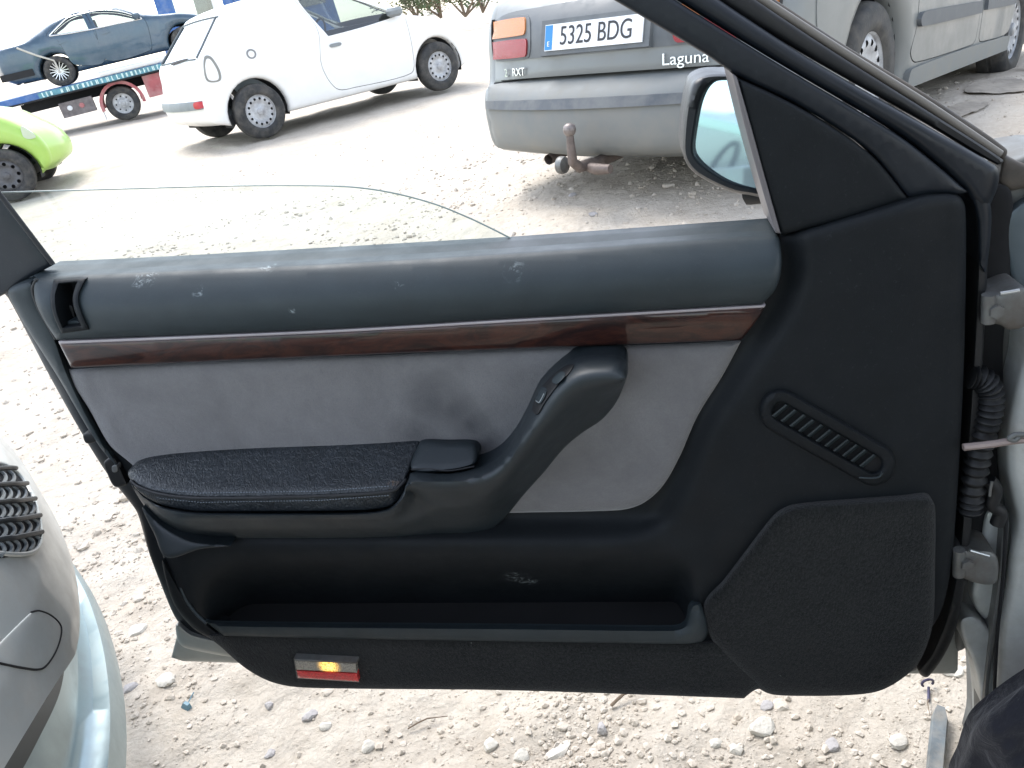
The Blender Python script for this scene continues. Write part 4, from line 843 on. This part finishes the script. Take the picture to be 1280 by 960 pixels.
for a in ((952, 919, 30, M_st2, 'largest white stone below the notch between the carpet strip and speaker cover', .6, 1.2, .5),
          (1122, 930, 22, M_st2, 'bright white stone left of the grey strip on the sand', .7, 1.2, .3),
          (896, 938, 17, M_st2, 'small pale stone left of the largest white stone', .6, 1.1, 0),
          (921, 945, 19, M_st2, 'rounded pale stone just below left of the largest white stone', .7, 1, 1),
          (959, 889, 17, M_st3, 'grey stone touching the lower edge of the speaker cover notch', .6, 1.2, 0),
          (976, 888, 20, M_st, 'tan stone right beside the grey stone under the speaker cover', .6, 1.2, 2),
          (1040, 937, 19, M_st3, 'flat grey stone midway between the largest white stone and bright white stone', .5, 1.2, 1),
          (754, 921, 19, M_st3, 'smooth oval grey stone standing upright below the twig', .9, .8, 0),
          (616, 938, 22, M_st2, 'blocky pale stone left of the oval grey stone', .7, .9, .4),
          (654, 950, 22, M_st2, 'pale stone at the bottom edge right of the blocky pale stone', .6, 1.2, .1),
          (700, 945, 24, M_st2, 'long pale stone lying slanted near the bottom edge', .45, 1.9, .6),
          (706, 917, 16, M_st, 'tan pebble between the twig and the long pale stone', .6, 1.2, 0),
          (336, 880, 14, M_st3, 'dark grey pebble under the rounded left corner of the carpet strip', .7, .9, 0),
          (389, 896, 18, M_st3, 'dark knobbly stone in the gravel below the lamp', .6, 1.4, .3),
          (410, 866, 14, M_st, 'tan pebble directly under the courtesy lamp', .6, 1.2, 0),
          (461, 934, 20, M_st2, 'pale stone with dark underside below right of the courtesy lamp', .7, 1.2, .4),
          (407, 909, 15, M_st2, 'pale pebble under the dark knobbly stone', .6, 1.1, 0),
          (335, 938, 16, M_st3, 'grey angular stone near the bottom edge left of the lamp', .6, 1, .8),
          (165, 866, 18, M_st3, 'grey stone right beside the silver bumper lip', .6, 1.2, 0),
          (211, 859, 24, M_st2, 'pale flat stone below the left metal corner of the door', .45, 1.3, .2),
          (172, 792, 22, M_st2, 'pale stone between the bumper lip and the left door edge', .5, 1.2, .3),
          (175, 751, 16, M_st, 'tan half-buried stone left of the door edge', .5, 1.2, 0),
          (1190, 846, 22, M_st2, 'pale flat stone under the right metal corner of the door', .45, 1.4, .2),
          (716, 240, 12, M_st3, 'dark stone under the rear of the grey estate car', .6, 1, 0),
          (742, 270, 12, M_st3, 'dark lump of dirt just above the window sill', .6, 1.2, 0),
          (835, 232, 14, M_st, 'tan stone left of the door mirror', .6, 1.2, 0)): bigstone(*a)
# ------------------------------------------------------------------ litter
def litter(name, label, cat, V, Fc, mt, **k):
    o = obj(name, V, Fc, mt, **k); o['label'] = label; o['category'] = cat; return o
def gp_(px, py, up=.0):
    p = onground(px, py); z = float(gz(np.array([p[0]]), np.array([p[1]]))[0]); return np.array([p[0], p[1], z+up])
b = MB(); a, c = gp_(1174, 903, .02), gp_(1164, 1010, .012); dr_ = (c-a)/np.linalg.norm(c-a); sd_ = np.cross(dr_, [0, 0, 1.]); V = []
for i, t in enumerate(np.linspace(0, 1, 9)):
    wq = .0125*(1 if i else .6); p = a+(c-a)*t
    for u, h in ((-1, 0), (-.85, .006), (.7, .008), (1, 0), (.9, -.012), (-.9, -.012)): V.append(p+sd_*wq*u+np.array([0, 0, h+.002*math.sin(i*2.1)]))
b.add(V, [(i*6+j, i*6+(j+1) % 6, (i+1)*6+(j+1) % 6, (i+1)*6+j) for i in range(8) for j in range(6)]+[(0, 1, 2, 3, 4, 5)])
litter('plastic_strip', 'grey plastic trim strip lying on the sand by the dark cloth', 'strip', b.V, b.F, basic('strip_grey', (.12, .14, .15), .5, 0, .3, 40, dust=((.4, .36, .3), 30, .6)))
p0 = gp_(1160, 868, .006); b = MB().tube([p0+np.array([.010*math.cos(t), 0.004, .006+.008*math.sin(t)]) for t in np.linspace(-.6, 3.9, 12)], .0022, 6).tube([p0+np.array([0, 0, 0]), gp_(1160, 884, .004)], .0025, 6)
litter('clip', 'small dark purple clip lying on the sand under the door corner', 'clip', b.V, b.F, basic('clip_purple', (.035, .03, .07), .4))
p0 = gp_(236, 888, .008); b = MB().box(p0, (.010, .006, .006), np.array([[.8, .5, .3], [-.5, .85, 0], [-.25, -.1, .95]]), .6).tube([p0+np.array([.004, 0, .004]), gp_(246, 874, .012)], .0012, 5)
litter('plastic_scrap', 'small blue-green plastic scrap in the gravel left of the lamp', 'litter', b.V, b.F, basic('scrap_blue', (.10, .20, .25), .4))
for (x0, y0, x1, y1, r, lb) in ((766, 897, 800, 878, .0028, 'brown twig lying under the middle of the carpet strip'), (510, 912, 560, 897, .0014, 'thin dry stalk below the carpet strip right of the lamp'), (1160, 884, 1161, 905, .0010, 'hair-thin dry stem hanging below the purple clip')):
    p, q = gp_(x0, y0, .008), gp_(x1, y1, .012); k = (p+q)/2+np.array([0, .006, .004]); b = MB().tube([p, (p+k)/2+np.array([.001, 0, .002]), k, q], [r, r*1.1, r, r*.5], 6)
    litter('twig', lb, 'twig', b.V, b.F, basic('dry_wood', (.16, .12, .085), .9) if 'dry_wood' not in bpy.data.materials else bpy.data.materials['dry_wood'])
# damp ground at the right
M_damp = basic('damp_dirt', (.30, .26, .21), .8, 0, .3, 6, 30, .01)
for P in ([(1205, 122), (1225, 108), (1250, 103), (1275, 108), (1285, 118), (1250, 124)], [(1178, 150), (1200, 138), (1235, 134), (1220, 146), (1190, 156)]):
    Q = np.array([onground(*p)[:2] for p in P]); Q = resample(spline(Q, True, 5), .12); V, Fc = cdt(Q, [], .15, [])
    obj('damp_patch', np.stack([V[:, 0], V[:, 1], gz(V[:, 0], V[:, 1])+.012], 1), [tuple(f) for f in Fc], M_damp, kind='structure')
# ------------------------------------------------------------------ the car body the door hangs on (right edge)
H0 = D(1235, 700, -.02); BB = np.array([H0[0], H0[1], .15])
body = thing('car_shell', 'silver door pillar of the car the open door hangs from, at the right edge', 'car body', BB)
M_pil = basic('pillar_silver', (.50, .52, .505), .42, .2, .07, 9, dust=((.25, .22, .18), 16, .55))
M_pild = basic('pillar_shade', (.15, .155, .15), .55, .2, .2, 14, dust=((.12, .1, .08), 16, .6))  # darker copy of the pillar silver, its shade put into the colour
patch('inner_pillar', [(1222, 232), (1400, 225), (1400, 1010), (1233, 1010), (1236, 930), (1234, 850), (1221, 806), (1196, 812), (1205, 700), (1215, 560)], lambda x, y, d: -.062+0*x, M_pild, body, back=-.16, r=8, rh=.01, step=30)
patch('wing_edge', [(1264, 262), (1400, 215), (1400, 350), (1280, 362), (1263, 350)], lambda x, y, d: -.045+0*x, basic('blue_grey_paint', (.10, .125, .14), .4, .3, .1), body, back=-.10, r=8, rh=.01, step=16)
patch('hinge_gap_dark', [(1224, 240), (1262, 236), (1266, 300), (1262, 360), (1254, 430), (1254, 520), (1246, 560), (1250, 640), (1222, 690), (1204, 690), (1214, 560), (1222, 420)], lambda x, y, d: -.045+0*x, M_void, body, back=-.06, r=6, rh=.006, step=14)  # near-black sheet standing in for the dark gap beside the hinges
patch('pillar_face', [(1290, 415), (1276, 455), (1264, 500), (1256, 550), (1258, 590), (1264, 620), (1270, 650), (1262, 690), (1256, 740), (1246, 800), (1240, 870), (1237, 940), (1236, 1010), (1420, 1010), (1420, 400)], lambda x, y, d: -.012+.02*ss(1250, 1330, x), M_pil, body, back=-.06, r=16, rh=.018, step=12)
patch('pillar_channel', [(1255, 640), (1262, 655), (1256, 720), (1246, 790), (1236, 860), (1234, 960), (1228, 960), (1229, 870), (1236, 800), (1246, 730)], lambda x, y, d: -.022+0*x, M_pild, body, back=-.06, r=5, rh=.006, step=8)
patch('pillar_web', [(1232, 640), (1254, 640), (1252, 700), (1246, 760), (1236, 775), (1222, 764), (1214, 740), (1224, 690)], lambda x, y, d: -.038+0*x, M_pil, body, back=-.06, r=9, rh=.01, step=8)
patch('wheel_arch_flange', [(1200, 775), (1218, 770), (1240, 792), (1242, 850), (1240, 940), (1236, 1000), (1228, 1000), (1226, 900), (1222, 850), (1212, 818), (1204, 800)], lambda x, y, d: -.030+0*x, M_pil, body, back=-.07, r=6, rh=.009, step=7)
for P, (bx, by) in (([(1233, 371), (1250, 366), (1282, 360), (1284, 404), (1262, 412), (1250, 406), (1232, 400)], (1244, 388)), ([(1196, 690), (1212, 687), (1244, 692), (1246, 726), (1226, 730), (1196, 716)], (1208, 704))):
    hg = patch('hinge', P, lambda x, y, d: .004+0*x, M_alu, body, back=-.06, r=5, rh=.008, step=6)
    mb = MB(); p = D(bx, by, .006); mb.tube([p, p+DN*.006], .0075, 6); mb.build('hinge_bolt', M_alu, hg, world=True, smooth=False)
    q = [D(P[0][0]+3, P[0][1]-3, .002), D(P[0][0]+2, P[-1][1]+3, .002)]; MB().tube(q, .007, 10).build('hinge_pin', M_alu, hg, world=True)
    ptube('hinge_rim', [(P[1][0], P[1][1]+1), (P[2][0]-8, P[2][1]+3)], .004, .0022, basic('bright_metal', (.55, .56, .55), .3, .8) if 'bright_metal' not in bpy.data.materials else bpy.data.materials['bright_metal'], hg)
ptube('wire_bellows', [(1212, 470), (1226, 473), (1237, 486), (1238, 507), (1233, 530), (1225, 560), (1219, 590), (1214, 622), (1212, 640)], -.012, .0135, M_blk, body, 14, rad=lambda t: .0125+.0022*np.sin(t*math.pi*2*22), sub=16)
ptube('check_strap', [(1204, 559), (1240, 555), (1275, 550), (1330, 548)], .018, .0042, basic('strap_steel', (.30, .24, .22), .5, .3), body, 8)
ptube('cable', [(1274, 546), (1268, 550), (1262, 548), (1270, 543), (1300, 545)], .022, .003, M_pild, body)
ptube('latch_spring', [(1236, 600), (1244, 612), (1240, 630), (1250, 640), (1246, 655)], -.01, .008, M_blk, body)
ptube('spring_glint', [(1240, 602), (1238, 612), (1237, 620)], .0, .0016, M_alu, body)
ptube('body_seam', [(1258, 640), (1254, 720), (1246, 800), (1242, 900), (1240, 1000)], -.008, .0022, M_void, body)
patch('scuttle_corner', [(1244, 178), (1256, 192), (1282, 205), (1330, 215), (1330, 262), (1284, 236), (1262, 238), (1247, 226), (1250, 205)], lambda x, y, d: -.05+0*x, M_brown, body, back=-.09, r=6, rh=.008, step=8)
# unseen wing, sill, seat, dashboard and roof, added to shade the door
wv_ = np.array([.66, .75, 0]); wl_ = np.array([-.75, .66, 0]); HB = np.array([H0[0], H0[1], 0])
def unseen_bodybox(name, a, l, z, ha, hl, hz, mt, tp=1.):
    M3 = np.stack([wv_, wl_, [0, 0, 1.]], 1); b = MB().box(HB+wv_*a+wl_*l+np.array([0, 0, z]), (ha, hl, hz), M3, tp); return b.build(name, mt, body, world=True)
unseen_bodybox('front_wing', 1.0, -.30, .55, .62, .16, .30, M_silver); unseen_bodybox('sill_panel', -.55, -.36, .30, .62, .08, .10, M_silver)
unseen_bodybox('roof', -1.0, -.85, 1.46, 1.0, .62, .03, M_silver); unseen_bodybox('dashboard', .30, -.95, .80, .25, .55, .16, M_void); unseen_bodybox('rear_side_blocker', -2.3, -.22, .62, .85, .07, .34, M_silver); unseen_bodybox('centre_pillar', -1.42, -.30, 1.0, .09, .05, .46, M_pild, .8); unseen_bodybox('floor', -.9, -.95, .28, 1.3, .55, .03, M_void); unseen_bodybox('seat_base', -.75, -.80, .45, .27, .26, .14, M_vel); unseen_bodybox('seat_back', -1.12, -.80, .85, .10, .25, .38, M_vel)  # roof, rear side and floor added to block sky and bounce light
# dark cloth
def h_cl(x, y, d): return .12+.05*np.clip(d/70, 0, 1)**.6+.030*vnoise(x*.8+y*.35, y*.9-x*.4+500, 55, 11)*np.clip(d/20, 0, 1)+.012*vnoise(x+y*.5+300, y*1.2+300, 22, 12)*np.clip(d/20, 0, 1)
CLO = D(1260, 930, .1); cl = thing('dark_cloth', 'dark navy folded cloth in the lower right corner', 'cloth', CLO)
def cloth_mat():
    M, t, b, co = NT('navy_cloth'); setp(b, Roughness=.85, Sheen_Weight=.2); t.links.new(ramp(t, noise(t, co, 16, 5), [(.3, (.004, .0045, .009)), (.7, (.010, .011, .019))]), b.inputs['Base Color'])
    bump(t, b, noise(t, co, 26, 4, .5, .6), .008); bump(t, b, noise(t, co, 900, 2), .0004); return M
patch('cloth', [(1194, 985), (1204, 944), (1218, 906), (1244, 881), (1285, 852), (1330, 830), (1400, 815), (1420, 1010), (1300, 1050)], h_cl, cloth_mat(), cl, back=lambda x, y, d: .085+0*x, r=14, rh=.018, step=6)
# ------------------------------------------------------------------ silver car nosing in at the left edge
SIL = [(-40, 520, .76), (0, 553, .72), (38, 594, .66), (70, 648, .585), (94, 715, .49), (105, 790, .39), (103, 850, .31)]
Y0 = .52; rows = []
for px, py, z in SIL:
    p = atz(px, py, z); rows.append((z, p[0], p[1], -p[0]/(2*p[1]*(p[1]-Y0))))
rows = np.array(rows[::-1])                                   # by rising height
def sx(y, z):
    xs, ys, k = [np.interp(z, rows[:, 0], rows[:, i]) for i in (1, 2, 3)]; return xs+k*((ys-Y0)**2-(y-Y0)**2)
def shit(px, py):
    d = ray(px, py); ts = np.linspace(.3, 2.2, 400); P = CAM+ts[:, None]*d; f = P[:, 0]-sx(P[:, 1], P[:, 2]); i = np.where(f <= 0)[0]
    if len(i) == 0: i = [int(np.argmin(f))]
    i = i[0]
    if i > 0 and f[i-1] > 0 >= f[i]: return P[i-1]+(P[i]-P[i-1])*f[i-1]/(f[i-1]-f[i])
    return P[i]
def snorm(p):
    e = .004; dx_y = (sx(p[1]+e, p[2])-sx(p[1]-e, p[2]))/(2*e); dx_z = (sx(p[1], p[2]+e)-sx(p[1], p[2]-e))/(2*e); n = np.array([1, -dx_y, -dx_z]); return n/np.linalg.norm(n)
SO = np.array([-.9, .6, 0.]); sc_ = thing('silver_car', 'silver car nosing in at the lower left, only its dusty front bumper in view', 'car', SO)
M_sil = basic('silver_bumper_paint', (.52, .54, .515), .36, .35, .08, 7, dust=((.46, .43, .38), 13, .65), coat=.3)
zz = range(45); yy = np.linspace(-.25, 1.25, 70); V = []
LE = np.array([shit(*p) for p in ((102, 800), (97, 825), (78, 852), (58, 884), (34, 924), (10, 964), (-20, 1014))]); LE = LE[np.argsort(LE[:, 1])]
zlow = lambda y: np.interp(y, LE[:, 1], LE[:, 2])
for t in np.linspace(0, 1, 45):
    for y in yy:
        z = zlow(y)+(.74-zlow(y))*t; x = sx(y, z)-.03*max(0, 1-t*22)**2; V.append((x, y, z))
V = np.array(V); nz_, ny_ = len(zz), len(yy)
GRL = [(-26, 577), (4, 583), (22, 596), (38, 622), (47, 655), (48, 677), (40, 691), (20, 695), (-26, 692)]
gl_ = spline(GRL, True, 6)
Fc = []
for i in range(nz_-1):
    for j in range(ny_-1):
        c = V[[i*ny_+j, i*ny_+j+1, (i+1)*ny_+j+1, (i+1)*ny_+j]].mean(0); Fc.append((i*ny_+j+1, i*ny_+j, (i+1)*ny_+j, (i+1)*ny_+j+1))
bmp = obj('front_bumper', V, Fc, M_sil, sc_, world=True)
def spatch(name, O, off, mat, parent, thick=.01, step=8, r=0, rh=.004, sp=True):
    O = resample(spline(O, True, 6) if sp else np.array(O, float), step*.8); O = np.stack([O[:, 0], -O[:, 1]], 1); V, Fc = cdt(O, [], step, [r*.15, r*.45, r] if r else []); d = pdist(V, O); P = []; Q = []
    for (x, y), dd in zip(V, d):
        p = shit(x, -y); n = snorm(p); o_ = off-(rh*float(rnd(np.array([dd]), r)[0]) if r else 0); P.append(p+n*o_); Q.append(p+n*(off-thick))
    F2 = [tuple(f) for f in Fc]; used = {}; Vx = list(P)
    for a, b in bnd(Fc):
        for q in (a, b):
            if q not in used: used[q] = len(Vx); Vx.append(Q[q])
        F2.append((a, used[a], used[b], b))
    return obj(name, Vx, F2, mat, parent, world=True)
def stube(name, P, off, r, mat, parent, n=8):
    Q = spline(P, False, 6); X = []
    for x, y in Q: p = shit(x, y); X.append(p+snorm(p)*off)
    return MB().tube(X, r, n).build(name, mat, parent, world=True)
M_gp = basic('grille_plastic', (.17, .19, .195), .42, .1, .15, 20, dust=((.3, .28, .24), 20, .5))
M_gs = basic('grille_slat_dark', (.025, .028, .03), .5)
gr = spatch('grille', GRL, .002, M_void, bmp, .004, 7)
stube('grille_rim', [(-26, 577), (4, 583), (22, 596), (38, 622), (47, 655), (48, 677), (40, 691), (20, 695), (-26, 692)], .003, .003, M_sil, gr)
lines = [((-26, 592), (14, 589)), ((-26, 613), (28, 608)), ((-26, 636), (38, 627)), ((-26, 661), (44, 648)), ((-26, 684), (46, 669))]
for a, b in lines:
    a, b = np.array(a, float), np.array(b, float); stube('grille_slat', [tuple(a+(b-a)*t) for t in (0, .33, .66, 1)], .007, .0034, M_gs, gr)
    n = int((b[0]-a[0])/9)
    for k in range(n):
        c = a+(b-a)*((k+.6)/n); stube('grille_fin', [(c[0]-2, c[1]+1), (c[0]+4, c[1]+6), (c[0]+5, c[1]+12), (c[0]+1, c[1]+18)], .003, .0026, M_gp, gr, 6)
CV = [(-14, 818), (38, 766), (48, 764), (63, 770), (75, 783), (74, 800), (66, 820), (52, 836), (32, 836), (-14, 826)]
cvr = spatch('towing_eye_cover', CV, .0015, M_sil, bmp, .004, 9, 3, .0015); stube('cover_seam', CV[1:]+[CV[0]], .0008, .0013, M_void, cvr, 6)
# lower lip: curves unprojected onto their own heights
def zc(P, z): return np.array([atz(x, y, z) for x, y in spline(P, False, 8)])
c_out = zc([(92, 705), (118, 746), (137, 800), (148, 862), (150, 925), (143, 990), (120, 1060), (60, 1130)], .19)
c_top = zc([(88, 706), (110, 748), (127, 802), (136, 862), (137, 925), (129, 990), (104, 1060), (44, 1130)], .225)
c_in = zc([(84, 712), (101, 756), (112, 805), (116, 862), (114, 925), (104, 990), (78, 1050), (20, 1110)], .222)
c_in2 = zc([(78, 716), (92, 770), (97, 820), (95, 870), (84, 930), (62, 990), (30, 1050), (-20, 1100)], .29)
c_in3 = zc([(70, 716), (80, 770), (82, 820), (74, 868), (50, 920), (20, 975), (-20, 1030), (-60, 1080)], .34)
c_bot = c_out-np.array([.0, 0, .03])
C_ = [c_bot, c_out, c_top*.35+c_out*.65+np.array([0, 0, .012]), c_top, c_in, c_in*.5+c_in2*.5+np.array([-.012, -.01, -.012]), c_in2, c_in3]; k = len(c_out)
V = np.vstack(C_); Fc = [(i*k+j, i*k+j+1, (i+1)*k+j+1, (i+1)*k+j) for i in range(len(C_)-1) for j in range(k-1)]
obj('bumper_lip', V, Fc, basic('lip_paint', (.29, .36, .37), .34, .6, .06, 5, dust=((.34, .33, .30), 8, .4)), sc_, world=True, angle=60)
LQ = np.array([shit(*p) for p in ((102, 800), (97, 825), (78, 852), (58, 884), (34, 924), (10, 964), (-20, 1014))])-np.array([.035, 0, -.01])
LQ = np.array([np.interp(np.linspace(0, 6, len(c_in3)), range(7), LQ[:, i]) for i in range(3)]).T; V = np.vstack([LQ, (LQ+c_in3)/2-np.array([.03, 0, 0]), c_in3]); k = len(c_in3)
obj('lower_valance', V, [(i*k+j, i*k+j+1, (i+1)*k+j+1, (i+1)*k+j) for i in range(2) for j in range(k-1)], basic('valance_grey', (.04, .042, .042), .6), sc_, world=True)
b = MB().box((-1.12, .45, .52), (.25, .62, .2)); b.build('engine_bay', M_void, sc_, world=True)
V = np.array([(sx(y, z)-.02-.9*t*t, y, z+.0+.10*math.sin(t*1.4)) for z in (.738,) for t in np.linspace(0, 1, 12) for y in yy]); Fc = [(i*70+j, i*70+j+1, (i+1)*70+j+1, (i+1)*70+j) for i in range(11) for j in range(69)]
obj('bonnet', V, Fc, M_sil, sc_, world=True)
# ------------------------------------------------------------------ scrub and rocks far off
def bush(px, py, dist, wd, ht, label, col, seed):
    d = ray(px, py); d = d/np.hypot(d[0], d[1]); p = CAM+d*dist; rg = np.random.default_rng(seed); r = bpy.data.objects.new('shrub', None); COL.objects.link(r); gz0 = float(terrain(p[0], p[1])); r.location = (p[0], p[1], min(p[2], gz0+6)-.1)
    r['label'] = label; r['category'] = 'shrub'; r['group'] = 'shrubs beyond the scrapyard'
    b = MB(); st = MB(); cl = [(rg.normal(0, .33)*wd, rg.normal(0, .3)*wd, rg.uniform(.25, .8)*ht) for _ in range(14)]
    for c in cl:
        for _ in range(70):
            q = np.array(c)+rg.normal(size=3)*np.array([.13*wd, .13*wd, .15*ht]); q[2] = max(q[2], .02); n = rg.normal(size=3); n /= np.linalg.norm(n); a = np.cross(n, [0, 0, 1.]); a /= np.linalg.norm(a)+1e-9; e = np.cross(n, a); s_ = .035*wd*rg.uniform(.6, 1.5)
            b.add([q-a*s_, q+e*s_*.5, q+a*s_, q-e*s_*.5], [(0, 1, 2, 3)])
    for c in cl[:7]: st.tube([(0, 0, -.2), (c[0]*.4, c[1]*.4, c[2]*.5), c], [.03*wd, .02*wd, .008*wd], 5)
    M, t, bb, co = NT('leaves_'+str(seed)); setp(bb, Roughness=.8); t.links.new(ramp(t, noise(t, co, 3, 4), [(.3, g(col, .7)), (.7, g(col, 1.3))]), bb.inputs['Base Color'])
    o = b.build('foliage', M, r, smooth=False); st.build('stem', bpy.data.materials['dry_wood'], r)
bush(520, 14, 38, 1.6, .9, 'low olive shrub at the skyline just right of the white hatchback roof', (.10, .12, .06), 1)
bush(550, 13, 40, 2.0, 1.1, 'broad yellowish shrub in the middle of the skyline scrub', (.14, .13, .07), 2)
bush(580, 11, 37, 1.7, 1.2, 'green shrub at the skyline left of the grey estate car', (.08, .12, .05), 3)
bush(602, 7, 42, 1.8, 1.3, 'dark green shrub touching the grey estate car silhouette at the skyline', (.06, .10, .045), 4)
bigstone(493, 14, 26, M_st3, 'grey boulder above the bonnet of the white hatchback at the skyline', .6, 1.3, 0)
bigstone(540, 19, 12, M_st2, 'small pale rock in front of the yellowish skyline shrub', .6, 1.3, 0)
V, Fc = stones(17000, 2.1, 6.0, .003, .017, (-.6, .55)); obj('rubble', V, Fc, M_st, kind='stuff', smooth=False)
M_mint = basic('pale_green_paint', (.42, .62, .50), .35, 0, .05, 4, dust=((.5, .5, .42), 4, .3), coat=.4)
def copy_tree(o, parent=None):
    c = o.copy(); COL.objects.link(c); c.parent = parent
    if c.type == 'MESH':
        for sl_ in c.material_slots:
            if sl_.material == M_white: sl_.link = 'OBJECT'; sl_.material = M_mint
    for ch in list(o.children): copy_tree(ch, c)
    return c
mir = copy_tree(car); mir['label'] = 'pale green hatchback standing behind the viewer, reflected in the door mirror'; mir.location = (-2.9, -2.6, 0); mir.rotation_euler = frame3(1.75, 0, 0).to_euler()
# ------------------------------------------------------------------ blue lorry far behind the white hatchback
d0 = ray(262, 14); d0 = d0/np.hypot(d0[0], d0[1]); lc = CAM+d0*34; lz = float(terrain(lc[0], lc[1])); ex = np.array([d0[1], -d0[0], 0]); M3 = np.stack([ex, np.array([d0[0], d0[1], 0]), [0, 0, 1.]], 1); th_ = .10
lor = thing('blue_lorry', 'blue lorry far behind, its cab showing between the blue saloon and the white hatchback roof', 'lorry', (lc[0], lc[1], lz), rot=(0, 0, math.atan2(ex[1], ex[0])))
z0 = float(lc[2])-lz
def lb(name, x, y, z, hx, hy, hz, mt, par=None): return MB().box((x, y, z0+z), (hx, hy, hz)).build(name, mt, par or lor, smooth=False)
cb = lb('cab', 0, .6, -1.05, 1.9, .9, .55, M_tb); lb('pillar', -1.45, .0, .35, .30, .12, .95, M_tb, cb); lb('pillar', .75, .0, .35, .22, .12, .95, M_tb, cb); lb('cab_roof', 0, .6, 1.35, 1.9, .9, .08, M_tb, cb)
lb('window', -.35, .02, .35, .80, .02, .9, M_cg, cb); lb('seat', -.1, .6, .0, .35, .2, .5, M_grey, cb); lb('steering_column', .1, .4, .1, .12, .1, .3, M_dark, cb)
lb('exhaust_stack', .25, -.15, .2, .09, .09, 1.0, M_tw); lb('load_box', 2.2, .8, .45, 1.25, 1.0, .55, M_tb); lb('stripe', 2.2, -.22, .30, 1.2, .02, .08, M_tw)
lb('chassis', .5, .6, -1.72, 2.6, .7, .12, M_dark)
wheels_z = 0
for x in (-1.2, 2.2): make_wheel(lor, (x, -.1, .45), .45, .28, 'truck')
